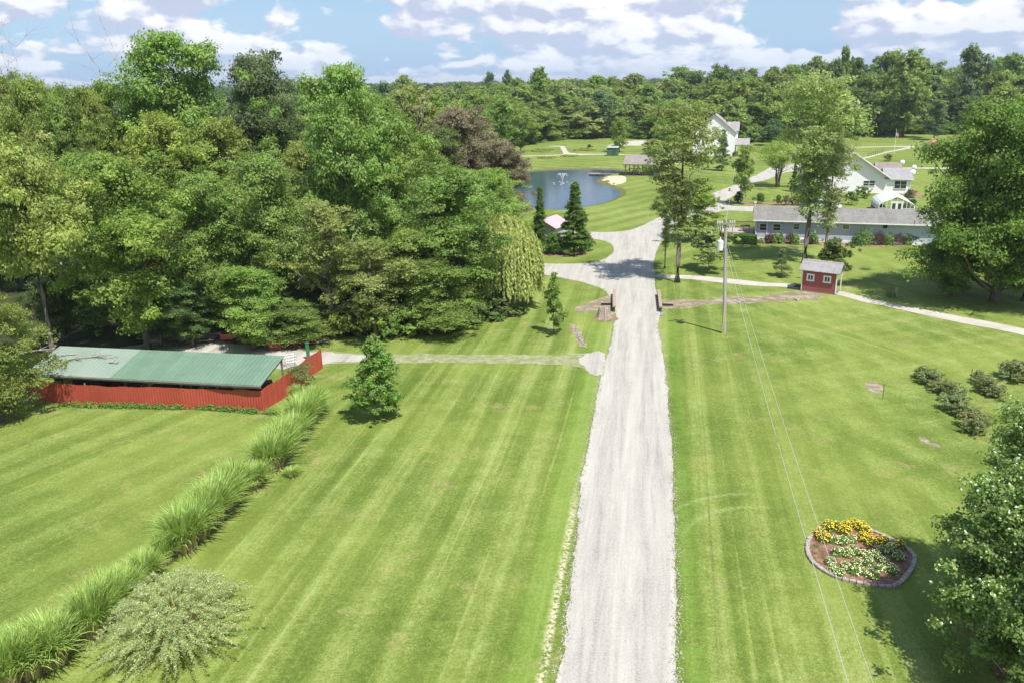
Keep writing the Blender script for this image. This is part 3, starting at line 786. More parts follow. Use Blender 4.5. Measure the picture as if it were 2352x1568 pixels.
P3, r = TUFTS
_ln = .055 * r.uniform(.6, 1.3, len(P3))
_t = link('grass_tufts', leaves(P3, r.normal(0, 1, (len(P3), 3)) + np.array([0, -.5, .6]), _ln, _ln * .3, r, r.random(len(P3)), r.normal(0, .4, len(P3)), 'grass_tufts'))
_t.color = (.21, .27, .07, 1); tag(_t, 'small grass tufts growing into the edges of the gravel drive', 'grass', kind='stuff')
T = tree_px
# ---- left woods, front rank to back
W = [
 ('nearhigh', 15, 300, 54, 290, 'yellow', 'yellow-green tree at the left edge of the photo above the green metal roof', -.1),
 ('near3', -75, 640, 46.5, 230, 'mid', 'bushy tree overhanging the left end of the red metal wall', 0),
 ('near4', 262, 345, 60, 300, 'mid', 'big full green tree standing directly behind the green metal roof', 0),
 ('near1', 470, 395, 64, 230, 'mid', 'green tree behind the right half of the green roof, right of the biggest crown', 0),
 ('near2', 585, 345, 67, 250, 'fresh', 'fine-leaved light green tree in the middle of the left woods', 0),
 ('near0', 560, 610, 60, 190, 'fresh', 'low bright green tree over the stacked lumber', 0),
 ('near3', 650, 690, 61, 170, 'mid', 'short dark leafy tree behind the red barrow and cart', 0),
 ('near1', 770, 140, 72, 250, 'fresh', 'very tall tree in the middle of the woods, its crown breaking the skyline', 0),
 ('airy1', 740, 455, 63, 190, 'olive', 'loose olive-brown tree with drooping boughs near the woods edge', 0),
 ('airy0', 848, 545, 62, 200, 'olive', 'second loose olive-brown tree, lower and right of the first near the woods edge', 0),
 ('near4', 880, 210, 78, 230, 'mid', 'tall rounded tree just right of the very tall one', 0),
 ('near2', 1035, 380, 68, 300, 'mid', 'wide dense tree at the right end of the left woods, left of the weeping willow', 0),
 ('near0', 940, 520, 66, 200, 'mid', 'mid-height tree filling between the olive-brown trees and the wide dense tree', 0),
 ('near3', 1000, 590, 64, 230, 'mid', 'low spreading skirt tree under the wide dense tree', 0),
 ('near1', 385, 66, 92, 280, 'fresh', 'tallest tree of the left woods with two-lobed bright crown against the clouds', 0),
 ('near4', 590, 112, 98, 240, 'blue', 'tall blue-green tree between the two tallest crowns of the left woods', 0),
 ('near3', 215, 178, 90, 160, 'mid', 'shoulder tree on the left flank of the tallest tree', 0),
 ('near2', 350, 255, 78, 250, 'bright', 'bright green tree in front of the tallest tree', 0),
 ('near0', 500, 262, 82, 200, 'fresh', 'second bright crown right of the one before the tallest tree', 0),
 ('near1', 110, 250, 82, 200, 'mid', 'tree left of the bright crowns under the bare snags', 0),
 ('near2', -10, 158, 88, 170, 'mid', 'tree whose top meets the sky at the left edge of the photo', 0),
 ('near0', 165, 345, 70, 190, 'mid', 'green tree between the yellow-green tree and the biggest crown', 0),
 ('near4', 45, 168, 84, 190, 'mid', 'wide tree at the left skyline under the fainter snag', 0),
 ('near2', 125, 188, 80, 150, 'fresh', 'rounded tree at the left skyline under the taller snag', 0),
 ('near0', 195, 190, 86, 130, 'mid', 'tree at the left skyline just left of the tallest tree', 0),
 ('near3', 75, 178, 105, 70, 'mid', 'slim pointed treetop rising beside the bare snag', 0),
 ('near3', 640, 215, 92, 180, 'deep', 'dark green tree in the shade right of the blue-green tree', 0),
 ('near4', 700, 320, 80, 180, 'fresh', 'tree under the left flank of the very tall tree', 0),
 ('near2', 830, 330, 74, 220, 'fresh', 'broad tree under the right flank of the very tall tree', 0),
 ('mid0', 940, 195, 118, 190, 'olive', 'yellowish tree behind the tall rounded tree on the skyline', 0),
 ('near0', 1010, 290, 108, 150, 'dark', 'dark tree left of the purple-brown maple', 0),
 ('near4', 1060, 240, 112, 190, 'brown', 'purple-brown maple, the left and taller of the two brown crowns', 0),
 ('near1', 1160, 320, 106, 140, 'brown', 'purple-brown maple beside the pond, the right brown crown', 0),
 ('near2', 1125, 385, 95, 190, 'bright', 'deep green tree below the purple-brown crowns at the pond edge', 0),
 ('near3', 985, 330, 90, 140, 'mid', 'green crown below and left of the purple-brown maples', 0),
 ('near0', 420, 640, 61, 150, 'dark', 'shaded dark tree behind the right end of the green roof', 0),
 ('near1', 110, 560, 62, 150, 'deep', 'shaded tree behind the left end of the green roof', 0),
]
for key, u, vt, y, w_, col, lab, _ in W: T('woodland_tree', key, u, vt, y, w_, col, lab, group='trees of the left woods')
# trees deeper in the wood, almost hidden by the ones above
r = random.Random(7)
fill = 'broadleaf tree deep inside the left woods, mostly hidden behind nearer crowns'
for y in (82, 96, 112, 130, 150, 172, 196, 222, 250):
    n = 7 if y < 120 else 9
    for i in range(n):
        x0, x1 = -62 - y * .42, (-10 if y < 125 else -18)
        x = x0 + (x1 - x0) * (i + r.uniform(.1, .9)) / n
        h = r.uniform(11, 15.5) if y < 140 else r.uniform(13, 17.5)
        pr = PROTO['mid0']
        k = ('near%d' if y < 90 else 'mid%d') % r.randrange(5)
        place_tree('woodland_tree', k, (x, y + r.uniform(-5, 5), 0), r.uniform(.9, 1.25), h / PROTO[k]['H'],
                   GREENS[r.choice(['mid', 'fresh', 'mid', 'blue', 'olive', 'bright'])], fill, group='trees hidden inside the left woods')
# understory along the wood edge
und = [(150, 742), (215, 758), (330, 770), (395, 772), (1160, 700), (1130, 722), (1085, 738), (1010, 752), (960, 762), (900, 772), (640, 762), (720, 758), (780, 768), (840, 772)]
for i, (u, v) in enumerate(und):
    b = at(u, v + 14)
    side_ = 'left' if u < 500 else ('middle' if u < 850 else 'right')
    s = r.uniform(1.3, 2.1)
    place_tree('understory_bush', f'bush{i % 3}', (b[0], b[1] + 1.0, 0), s, s * r.uniform(.8, 1.2), GREENS[r.choice(['mid', 'dark', 'fresh'])],
               ['leafy bush at the foot of the left woods, ' + q for q in ('behind the roof left end', 'behind the roof left quarter', 'behind the roof middle', 'right of the roof middle', 'under the willow', 'left of the willow bush', 'under the wide dense tree', 'left of the wide dense tree', 'between sapling and woods', 'right of the young tree', 'above the red crate', 'above the red cultivator', 'above the wall end', 'behind the young tree')][i], 'bush', 'bushes along the foot of the left woods')

# ---- solitary trees
T('young_tree', 'ovate', 855, 770, 46, 128, 'mid', 'small leafy tree standing alone on the lawn right of the tall grass hedge', vbase=962)
T('sapling', 'sapling', 1272, 625, 61, 70, 'fresh', 'slim young tree on the grass left of the drive below the weeping willow', vbase=768)
T('broadleaf_tree', 'huge', 2370, 205, 75, 410, (.155, .245, .042), 'huge bright green tree on the right, casting a broad shadow on the lawn', vbase=690)
T('broadleaf_tree', 'near3', 2222, 425, 76, 200, (.155, .245, .042), 'lower bright green tree joined to the left side of the huge right-hand tree', vbase=680)
T('broadleaf_tree', 'near2', 2420, 330, 72, 260, 'dark', 'dark tree at the right edge beside the huge bright one', vbase=690)
T('bare_trunk_tree', 'lolly', 1576, 222, 80, 200, 'olive', 'tall thin tree with a long bare trunk right of the drive fork', vbase=648)
T('bare_trunk_tree', 'lolly', 1535, 425, 80, 66, 'olive', 'slender leaning grey-trunked tree left of the tall thin tree', vbase=616)
T('broadleaf_tree', 'mid3', 1605, 405, 100, 130, 'bright', 'bright green bushy tree behind the tall thin tree', vbase=552)
T('broadleaf_tree', 'small_round', 1634, 520, 84, 112, 'pale', 'small pale green tree left of the utility pole', vbase=622)
T('cottonwood', 'lolly', 1892, 160, 90, 215, 'pale', 'tall airy pale green tree towering over the grey ranch house, left trunk', vbase=604)
T('cottonwood', 'lolly', 1925, 300, 91, 130, 'pale', 'second trunk and crown of the airy pair over the ranch house, shorter', vbase=597)
T('broadleaf_tree', 'small_round', 1712, 330, 112, 66, 'fresh', 'upright young tree at the kink of the driveway', vbase=470)
T('willow_shrub', 'vase', 1795, 316, 128, 136, 'lime', 'many-stemmed yellow-green tree spreading like a fan above the driveway', vbase=430)
T('conifer', 'spruce', 1664, 298, 165, 40, 'blue', 'blue-green conifer in front of the far white two-storey house', vbase=392)
T('conifer', 'spruce', 1828, 372, 130, 22, 'deep', 'narrow dark conifer right of the fan-shaped tree', vbase=440)
T('broadleaf_tree', 'far0', 1778, 272, 235, 62, 'blue', 'round dark blue-green tree right of the far white house', vbase=335)
T('broadleaf_tree', 'mid2', 1424, 266, 215, 60, 'mid', 'round dark green tree on the far lawn behind the green shed', vbase=350)
T('broadleaf_tree', 'mid3', 2158, 226, 245, 62, 'blue', 'single conical tree behind the gazebo', vbase=322)
T('young_pine', 'pine', 1797, 572, 86, 50, 'blue', 'young pine on the lawn left of the red shed', vbase=634)
T('broadleaf_tree', 'small_round', 1922, 545, 85, 92, (.150, .205, .055), 'bushy small tree right of the pair of tall trunks, behind the red shed', vbase=650)
T('conifer', 'arbor0', 1321, 418, 83, 72, (.105, .200, .034), 'tall pointed arborvitae behind the wooden pole', vbase=584)
T('conifer', 'arbor1', 1240, 428, 88, 42, (.105, .200, .034), 'slim arborvitae left of the pink roof, beside the weeping willow', vbase=584)
for i, (u, v, s) in enumerate([(1272, 582, 1.5), (1296, 584, 1.3), (1345, 575, 1.2)]):
    b = at(u, v); place_tree('arborvitae_bush', f'bush{i}', (b[0], b[1], 0), s, s * 1.15, (.115, .215, .036), ['rounded bush between the two arborvitae', 'rounded bush at the left foot of the tall arborvitae', 'rounded bush at the right foot of the tall arborvitae'][i], 'bush')

# ---- treelines beyond the pond and the far lawn
far_lab = 'broadleaf tree in the long treeline behind the pond and the far lawn'
FAR = [  # u, vtop, y, width px, colour, label
 (1240, 150, 300, 95, 'mid', 'tall tree rising above the treeline straight behind the pond'),
 (1125, 162, 420, 36, 'blue', 'dark small treetop on the horizon left of the taller pair'),
 (1165, 160, 420, 32, 'blue', 'second dark treetop on the horizon beside its twin'),
 (1378, 208, 292, 100, 'blue', 'dark rounded tree in the treeline behind the round lawn tree'),
 (1225, 235, 280, 110, 'dark', 'dark tree at the left end of the far lawn'),
 (2100, 108, 270, 130, 'mid', 'big crown standing out of the right-hand treeline above the flagpole'),
 (2238, 98, 285, 90, 'blue', 'dark treetop highest on the right skyline'),
 (1945, 104, 310, 48, 'fresh', 'pale pointed treetop above the airy pair'),
 (2330, 122, 290, 100, 'mid', 'rounded treetop at the right end of the skyline'),
 (1560, 224, 225, 120, 'bright', 'bright green tree left of the far white house'),
 (1500, 318, 200, 70, 'fresh', 'low light green tree behind the pond pavilion'),
]
for i, (u, vt, y, w_, col, lab) in enumerate(FAR): T('far_tree', f'far{i % 5}', u, vt, y, w_, col, lab, group='trees of the far treeline')
def skyline(u):
    return np.interp(u, [860, 950, 1050, 1160, 1300, 1450, 1520, 1600, 1700, 1800, 1900, 2000, 2100, 2200, 2352, 2500], [190, 186, 184, 186, 184, 178, 165, 160, 156, 148, 132, 136, 130, 140, 140, 140])
r = random.Random(21)
cols = ['mid', 'fresh', 'olive', 'mid', 'mid', 'blue', 'fresh', 'bright', 'pale']
colr = ['mid', 'dark', 'olive', 'mid', 'blue', 'mid', 'dark', 'fresh']
CW = dict(mid='mid green', fresh='fresh green', olive='olive', dark='dark green', blue='blue-green', bright='bright green', pale='pale green')
LM = [(900, 'right of the tallest woods'), (980, 'above the purple-brown maples'), (1060, 'over the maples\' right crown'), (1140, 'under the twin dark treetops'), (1215, 'at the far lawn\'s left end'), (1290, 'straight behind the fountain'), (1360, 'behind the bend of the far path'), (1430, 'behind the round lawn tree'),
      (1500, 'behind the pavilion'), (1570, 'behind the tall thin tree'), (1640, 'left of the far white house'), (1710, 'right of the far white house'), (1780, 'behind the fan-shaped tree'), (1850, 'left of the airy pair'), (1920, 'behind the airy pair'), (1990, 'right of the airy pair'), (2060, 'behind the flagpole'), (2130, 'behind the gazebo'), (2200, 'left of the huge tree\'s top'), (2280, 'above the huge tree'), (2360, 'at the right edge of the skyline'), (2450, 'beyond the right edge')]
used = {}
def far_label(u, rank, c_):
    k = min(LM, key=lambda q: abs(q[0] - u))[1]
    lab = f'{CW.get(c_, c_)} tree, {rank} rank, {k}'
    n_ = used.get(lab, 0); used[lab] = n_ + 1
    return lab if n_ == 0 else lab + (', next one' if n_ == 1 else ', another')
rows = [(0, 58, .62, 'front'), (14, 52, .80, 'second'), (34, 50, .93, 'third'), (62, 50, 1.0, 'fourth'), (110, 44, 1.0, 'rearmost')]
def edge_y(u): return float(np.interp(u, [860, 1180, 1250, 1400, 1560, 1700, 1900, 2100, 2350, 2500], [262, 262, 285, 294, 275, 258, 272, 286, 270, 270]))
for ri, (dy, sp, hf, rk) in enumerate(rows):
    u = 880 + r.uniform(0, 40)
    while u < 2480:
        y = edge_y(u) + dy + r.uniform(-5, 6)
        vt = skyline(u) + r.uniform(-7, 10)
        h = max(aty(u, vt, edge_y(u) + 90)[2] * hf * r.uniform(.84, 1.09), 7)
        x = aty(u, 250, y)[0]
        k = f'far{r.randrange(5)}'
        w_ = sp * r.uniform(1.45, 2.05) / ppm((x, y, 8))
        c_ = r.choice(colr if u > 1580 else cols)
        place_tree('far_tree', k, (x, y, 0), w_ / 2 / PROTO[k]['R'], h / PROTO[k]['H'], GREENS[c_], far_label(u, rk, c_), group='trees of the far treeline')
        u += sp * r.uniform(.7, 1.25)
u = 1180
while u < 2420:   # low growth along the foot of the treeline
    y = edge_y(u) - r.uniform(2, 5); x = aty(u, 250, y)[0]; k = f'far{r.randrange(5)}'; h = r.uniform(3.2, 6.5); w_ = r.uniform(5, 8); c_ = r.choice(['mid', 'fresh', 'bright', 'mid'])
    place_tree('edge_bush', k, (x, y, -.6), w_ / 2 / PROTO[k]['R'], (h + .6) / PROTO[k]['H'], GREENS[c_], far_label(u, 'lowest', c_).replace(' tree, lowest rank', ' bush at treeline foot'), 'bush', 'bushes along the foot of the far treeline', tr=False)
    u += r.uniform(18, 30)
# the trees left of the pond's far side, between the woods and the treeline
for (u, vt, y, w_, col) in [(900, 205, 150, 120, 'fresh'), (1000, 215, 165, 120, 'fresh'), (1085, 205, 185, 110, 'mid'), (960, 235, 140, 110, 'olive'), (1150, 225, 210, 100, 'fresh'), (1195, 250, 235, 80, 'mid'), (1040, 232, 150, 90, 'bright')]:
    T('far_tree', f'mid{r.randrange(5)}', u, vt, y, w_, col, 'broadleaf tree between the left woods and the far treeline', group='trees behind the purple-brown maples')
# distant woods to the horizon, one mass
rr = np.random.default_rng(9)
def mass(name, n, yr, xr, label, seed, hr=(13, 19)):
    q = []; 
    rr = np.random.default_rng(seed)
    Vs, Fs, tn, wr = [], [], [], []
    nl = 150; N = n
    cx = rr.uniform(-1, 1, N); yy = rr.uniform(0, 1, N) ** 1.4 * (yr[1] - yr[0]) + yr[0]
    xx = cx * yy * xr; hh = rr.uniform(*hr, N); R = rr.uniform(5, 9, N)
    i = np.repeat(np.arange(N), nl); m = len(i)
    d = rr.normal(0, 1, (m, 3)); d /= np.linalg.norm(d, axis=1, keepdims=True); d[:, 2] = np.abs(d[:, 2])
    lob = 1 + .2 * np.sin(d[:, 0] * 7 + i) * np.cos(d[:, 1] * 6 + i * 1.7)
    Rr = R[i] * lob * rr.uniform(.85, 1.0, m)
    P_ = np.c_[xx[i] + d[:, 0] * Rr, yy[i] + d[:, 1] * Rr, hh[i] - R[i] * .8 + d[:, 2] * Rr * .8]
    low = rr.random(m) < .35; P_[low, 2] *= rr.uniform(.2, 1, low.sum())
    ln = rr.uniform(1.6, 3.0, m)
    tint = np.clip(.5 + (rr.random(N)[i] - .5) * .7 + rr.normal(0, .15, m), 0, 1); warm = np.clip(rr.random(N)[i] + rr.normal(0, .15, m), -.3, 1.2)
    me = leaves(P_, d + rr.normal(0, .4, (m, 3)) + np.array([0, 0, .5]), ln, ln * .8, rr, tint, warm, name)
    o = link(name, me); o.color = (.062, .115, .035, 1)
    tag(o, label, 'woods', kind='stuff'); return o
mass('distant_woods', 2400, (420, 2600), .80, 'distant woods filling the land out to the horizon', 31)
mass('distant_woods', 700, (240, 430), .80, 'woods behind the trees of the left side, seen between their crowns', 32, (10, 15)) if False else None
# bare snags against the sky at the left
def snag(u, v, y, h, label):
    p_ = aty(u, v, y); mb = MB(); r_ = np.random.default_rng(int(u))
    def br(p, d, L, rad_, lev):
        n = 4; pts = [p]
        for i in range(n): d = d + r_.normal(0, .12, 3); d /= np.linalg.norm(d); p = p + d * L / n; pts.append(p)
        mb.tube(pts, [rad_ * .6 * (1 - .7 * i / n) for i in range(n + 1)], 4 if lev else 6)
        if lev < 3:
            for k in range(4 if lev else 8):
                q = pts[int(r_.integers(2, n + 1))]; e = d + r_.normal(0, .55, 3); e[2] = abs(e[2]) * .9 + .2; e /= np.linalg.norm(e)
                br(q, e, L * .5, rad_ * .45, lev + 1)
    br(np.array([0, 0, 0.]), np.array([0, 0, 1.]), p_[2] * .82, .16, 0)
    o = thing('dead_tree', (p_[0], y, 0), label, 'tree')
    mb.build('trunk', bkd, o, True)
snag(118, 150, 100, 24, 'bare leafless snag against the sky at the left, the taller one')
snag(60, 172, 102, 22, 'bare leafless snag at the far left, the fainter one')
snag(272, 150, 108, 22, 'bare dead top poking out left of the tallest tree')
snag(985, 300, 92, 16, 'grey bare branches showing left of the purple-brown maple')
# ------------------------------------------------------------------ built things
class Fr:
    """a local frame standing on the ground: origin, heading of its local x axis"""
    def __init__(s, o, ang):
        s.o = np.array([o[0], o[1], 0.0]); s.a = ang
        s.x = np.array([math.cos(ang), math.sin(ang), 0]); s.y = np.array([-math.sin(ang), math.cos(ang), 0])
    def wall(s, uv, yl=0.0):
        """where the sight line meets the wall plane local y = yl -> (local x, z)"""
        d = ray(*uv); c = np.array([0, 0, CAM_H]); p0 = s.o + s.y * yl
        t_ = np.dot(p0 - c, s.y) / np.dot(d, s.y); p = c + d * t_
        return float(np.dot(p - s.o, s.x)), float(p[2])
    def thing(s, name, label, cat, group=None): return thing(name, tuple(s.o), label, cat, s.a, group)
    def loc(s, x, y, z=0.0): p = s.o + s.x * x + s.y * y; return (float(p[0]), float(p[1]), z)

def ribbed(name, col, col2, pitch, rough=0.45, axis=0, metal=0.0, depth=0.5, var=0.25, spec=0.4, dirt_=0.28):
    """painted sheet metal or siding with ribs every `pitch` metres along an object axis"""
    m_, t = new_mat(name)
    tc = t.n('ShaderNodeTexCoord'); s_ = t.n('ShaderNodeSeparateXYZ', {0: tc.outputs['Object']})
    f = t.m('FRACT', t.m('MULTIPLY', s_.outputs[axis], 1.0 / pitch))
    rib = t.m('MULTIPLY', t.ss(f, 0.0, 0.08), t.ss(f, 0.18, 0.26, 1.0, 0.0))
    n1 = t.noise(tc.outputs['Object'], 0.8, 5, 0.6); n2 = t.noise(tc.outputs['Object'], 7.0, 4, 0.65)
    pan = t.noise(t.xyz(t.m('FLOOR', t.m('MULTIPLY', s_.outputs[axis], 1.0 / 0.9)), 0, 0), 1.3, 0, 0)
    c = t.mix(t.ss(t.m('ADD', t.m('MULTIPLY', n1, .5), t.m('MULTIPLY', n2, .5)), .35, .65), col2, col)
    c = t.mix(t.m('MULTIPLY', t.ss(pan, .35, .65), var), c, tuple(k * .72 for k in col))
    c = t.mix(t.m('MULTIPLY', rib, .35), c, tuple(k * .55 for k in col))
    mpd = t.n('ShaderNodeMapping', {'Vector': tc.outputs['Object'], 'Scale': (2.6, .35, .35)})
    drt = t.noise(mpd.outputs[0], 1.6, 6, .7)
    c = t.mix(t.m('MULTIPLY', t.ss(drt, .52, .74), dirt_), c, (.20, .16, .12))
    finish(t, pbsdf(t, c, rough, spec, rib, depth, 0.03, **{'Metallic': metal}))
    return m_
def shingles(name, c1, c2):
    m_, t = new_mat(name)
    tc = t.n('ShaderNodeTexCoord')
    n1 = t.noise(tc.outputs['Object'], 0.6, 5, 0.6); n2 = t.noise(tc.outputs['Object'], 9, 3, 0.7)
    mp = t.n('ShaderNodeMapping', {'Vector': tc.outputs['Object'], 'Scale': (2.2, .35, .35)})
    n3 = t.noise(mp.outputs[0], 1.5, 4, 0.6)
    br = t.n('ShaderNodeTexBrick', {'Vector': t.n('ShaderNodeMapping', {'Vector': tc.outputs['Object'], 'Rotation': (0, 0, 0)}).outputs[0], 'Color1': (1, 1, 1, 1), 'Color2': (.72, .72, .72, 1), 'Mortar': (.55, .55, .55, 1), 'Scale': 1.0, 'Mortar Size': .012, 'Brick Width': .45, 'Row Height': .2})
    c = t.mix(t.ss(t.m('ADD', t.m('MULTIPLY', n1, .4), t.m('ADD', t.m('MULTIPLY', n2, .3), t.m('MULTIPLY', n3, .3))), .36, .64), c1, c2)
    c = t.mix(0.55, c, t.mix(1.0, c, br.outputs[0], 'MULTIPLY'))
    finish(t, pbsdf(t, c, 0.92, 0.15, n2, 0.4, 0.02))
    return m_
roofgreen = ribbed('green_metal', (.115, .200, .135), (.165, .245, .180), .30, .55, 0, 0.0, .5, .3)
redmetal = ribbed('red_metal', (.37, .058, .034), (.42, .080, .052), .19, .5, 0, 0, .3, .15)
redmetal_y = redmetal
redwood = ribbed('red_siding', (.33, .090, .092), (.37, .115, .112), .25, .7, 0, 0, .2, .1, .2)
whitep = mat('white_paint', (.78, .78, .76), .55, .08, 1.5)
whites = ribbed('white_siding', (.88, .845, .88), (.84, .805, .84), .2, .6, 2, 0, .1, .0, .3, .06)
blues = ribbed('blue_grey_siding', (.46, .51, .62), (.42, .47, .58), .2, .6, 2, 0, .3, .05, .3, .10)
shg = shingles('grey_shingles', (.175, .168, .155), (.255, .247, .232))
shb = shingles('brown_shingles', (.21, .175, .16), (.30, .26, .24))
shp = shingles('pale_shingles', (.27, .26, .265), (.36, .345, .35))
shw = shingles('cedar_shakes', (.22, .195, .175), (.33, .30, .275))
oldw = mat('weathered_wood', (.23, .20, .17), .85, .35, 1.5, stretch=(1, 1, 4), bump=.3)
brw = mat('brown_wood', (.17, .095, .06), .8, .3, 2.0, bump=.2)
drk = mat('dark_void', (.02, .02, .022), .8, .2, 2.0)
glass = mat('window_glass', (.035, .042, .05), .08, .3, .8, spec=.8)
steel = mat('galvanised_steel', (.48, .49, .50), .45, .15, 2.0, metal=.5)
wirem = mat('wire_metal', (.55, .56, .57), .5, .1, 2.0, metal=.3)
polem = mat('pole_wood', (.40, .375, .345), .85, .25, 1.2, stretch=(6, 6, .5), bump=.4)
blackp = mat('black_plastic', (.02, .02, .02), .6, .2, 3)
stone = mat('edging_stone', (.35, .305, .26), .9, .35, 5.0, bump=.5)

def window(parent, cx, cz, w_, h_, y=-0.03, mull=(1, 1), fw=.07, frame=whitep, name='window', gl=glass):
    """window lying in the wall plane y = const of its parent: frame with sub-part pane"""
    mb = MB()
    mb.bx(cx - w_ / 2 - fw, cx + w_ / 2 + fw, y - .05, y + .02, cz + h_ / 2, cz + h_ / 2 + fw)
    mb.bx(cx - w_ / 2 - fw - .02, cx + w_ / 2 + fw + .02, y - .09, y + .02, cz - h_ / 2 - fw, cz - h_ / 2)
    mb.bx(cx - w_ / 2 - fw, cx - w_ / 2, y - .05, y + .02, cz - h_ / 2, cz + h_ / 2)
    mb.bx(cx + w_ / 2, cx + w_ / 2 + fw, y - .05, y + .02, cz - h_ / 2, cz + h_ / 2)
    for i in range(1, mull[0]): x = cx - w_ / 2 + w_ * i / mull[0]; mb.bx(x - .03, x + .03, y - .04, y + .01, cz - h_ / 2, cz + h_ / 2)
    for i in range(1, mull[1]): z = cz - h_ / 2 + h_ * i / mull[1]; mb.bx(cx - w_ / 2, cx + w_ / 2, y - .035, y + .012, z - .025, z + .025)
    f = mb.build(name, frame, parent)
    g_ = MB(); g_.bx(cx - w_ / 2 + .001, cx + w_ / 2 - .001, y - .012, y + .006, cz - h_ / 2 + .001, cz + h_ / 2 - .001); g_.build('pane', gl, f)
    return f
def gable_roof(mb, x0, x1, y0, y1, ze, zr, t_=.14, ym=None):
    """ridge along x"""
    ym = (y0 + y1) / 2 if ym is None else ym
    mb.slab([(x0, y0, ze), (x1, y0, ze), (x1, ym, zr), (x0, ym, zr)], t_)
    mb.slab([(x1, y1, ze), (x0, y1, ze), (x0, ym, zr + .002), (x1, ym, zr + .002)], t_)
def gable_roof_y(mb, x0, x1, y0, y1, ze, zr, t_=.14, ze1=None):
    xm = (x0 + x1) / 2; ze1 = ze if ze1 is None else ze1
    mb.slab([(x0, y0, ze), (xm, y0, zr), (xm, y1, zr), (x0, y1, ze)], t_)
    mb.slab([(xm, y0, zr + .002), (x1, y0, ze1), (x1, y1, ze1), (xm, y1, zr + .002)], t_)

# ---- open shed with green metal roof
FRp, FLp = at(598, 885, 1.87), at(56, 857.6, 1.87)
BRp, BLp = at(658, 817, 2.62), at(80, 793, 2.62)
fr = Fr(FRp, math.atan2((FRp - FLp)[1], (FRp - FLp)[0]))
L_ = float(np.linalg.norm((FRp - FLp)[:2])); D_ = float(np.dot(BRp - FRp, fr.y))
o = fr.thing('open_shed', 'long low open-fronted shed under a green metal roof behind the red metal wall', 'shed')
sx_ = float(np.dot(at(250, 868, 1.87) - FRp, fr.x))
mb = MB(); mb.slab([(sx_, 0, 1.87), (0, 0, 1.87), (0, D_, 2.62), (sx_, D_, 2.62)], .05); mb.build('roof', roofgreen, o)
mb = MB(); mb.slab([(-L_, 0, 1.872), (sx_, 0, 1.872), (sx_, D_, 2.622), (-L_, D_, 2.622)], .05); q_ = mb.build('roof', ribbed('faded_green_metal', (.205, .275, .215), (.25, .31, .26), .30, .55, 0, 0.0, .4, .25), o); q_['label'] = 'paler faded section of green roof'
mb = MB(); mb.bx(-L_, 0, .01, .05, 1.66, 1.83); mb.bx(-L_, 0, -.05, .008, 1.78, 1.83); mb.build('fascia', oldw, o)
mb = MB()
for i in range(8): mb.box((-L_ * i / 7 * .985 - .1, D_ / 2, 2.12), (.06, D_ - .1, .16), rx=math.atan2(.75, D_))
mb.build('rafters', oldw, o)
for i in range(8):
    x = -.14 - (L_ - .3) * i / 7
    mb = MB(); mb.bx(x - .06, x + .06, D_ - .25, D_ - .13, 0, 2.50); mb.build('post', oldw, o)
    if i in (0, 2, 4, 6):
        mb = MB(); mb.bx(x - .56, x - .44, .75, .87, 0, 1.92); mb.build('post', oldw, o)
mb = MB(); rr = random.Random(3)
for i in range(46):
    x = -.6 - rr.random() * (L_ - 2); mb.box((x, .7 + rr.random() * (D_ - 1.6), .25 + rr.random() * .5), (.3 + rr.random() * 1.2, .2 + rr.random() * .6, .2 + rr.random() * .8), rr.random())
c_ = thing('stored_lumber', fr.loc(0, 0), 'dark jumble of stored boards and crates under the green roof', 'lumber', fr.a)
mb.build('boards', brw, c_)

# ---- red metal screen wall: panels along two runs, slightly buckled
def fence_run(pts, h, name, parent, seed, hole=0.0, ramp=0.0):
    r_ = np.random.default_rng(seed); V = []; F_ = []; s = 0
    P_ = [np.array(p[:2]) for p in pts]
    seg = [np.linalg.norm(P_[i + 1] - P_[i]) for i in range(len(P_) - 1)]; tot = sum(seg); n = int(tot / .095)
    cum = np.cumsum([0] + seg)
    for i in range(n + 1):
        d = tot * i / n; q = np.array([np.interp(d, cum, [p[k] for p in P_]) for k in (0, 1)])
        j = min(np.searchsorted(cum, d, 'right') - 1, len(seg) - 1); tn = (P_[j + 1] - P_[j]) / seg[j]; nn = np.array([-tn[1], tn[0]])
        q = q + nn * (.010 * (1 if i % 2 else -1) + .06 * math.sin(d * .9 + seed) + .03 * math.sin(d * 2.3))
        zt = h + .05 * math.sin(d * .7) + .02 * math.sin(d * 3.1) + ramp * d / tot + r_.normal(0, .006)
        V += [(q[0], q[1], 0.0), (q[0], q[1], zt), (q[0] + nn[0] * .02, q[1] + nn[1] * .02, zt), (q[0] + nn[0] * .02, q[1] + nn[1] * .02, 0.0)]
    for i in range(n):
        b = i * 4; F_ += [(b, b + 4, b + 5, b + 1), (b + 1, b + 5, b + 6, b + 2), (b + 2, b + 6, b + 7, b + 3)]
    mb = MB(); mb.add(V, F_); return mb.build(name, redmetal, parent)
fc = at(608, 944); fe = at(742, 845)
o = thing('metal_wall', (0, 0, 0), 'red corrugated metal wall in front of the green-roofed shed, bending back at its right end', 'wall')
fence_run([at(60, 905), at(95, 918), at(140, 927), at(250, 931), at(420, 940), at(520, 938), fc], 1.42, 'front_panel', o, 3)
fence_run([fc, at(660, 908), at(705, 872), fe], 1.44, 'side_panel', o, 8, ramp=.1)
mb = MB()
for u, v in ((640, 916), (680, 888), (720, 858), (738, 843), (480, 934), (330, 930), (200, 925)):
    p_ = at(u, v); mb.bx(p_[0] - .05, p_[0] + .05, p_[1] + .12, p_[1] + .22, 0, 1.38)
mb.build('posts', oldw, o)
b = at(*ZB(1385, 500)); o = thing('post', (b[0], b[1], 0), 'short green painted post behind the far end of the red metal wall', 'post')
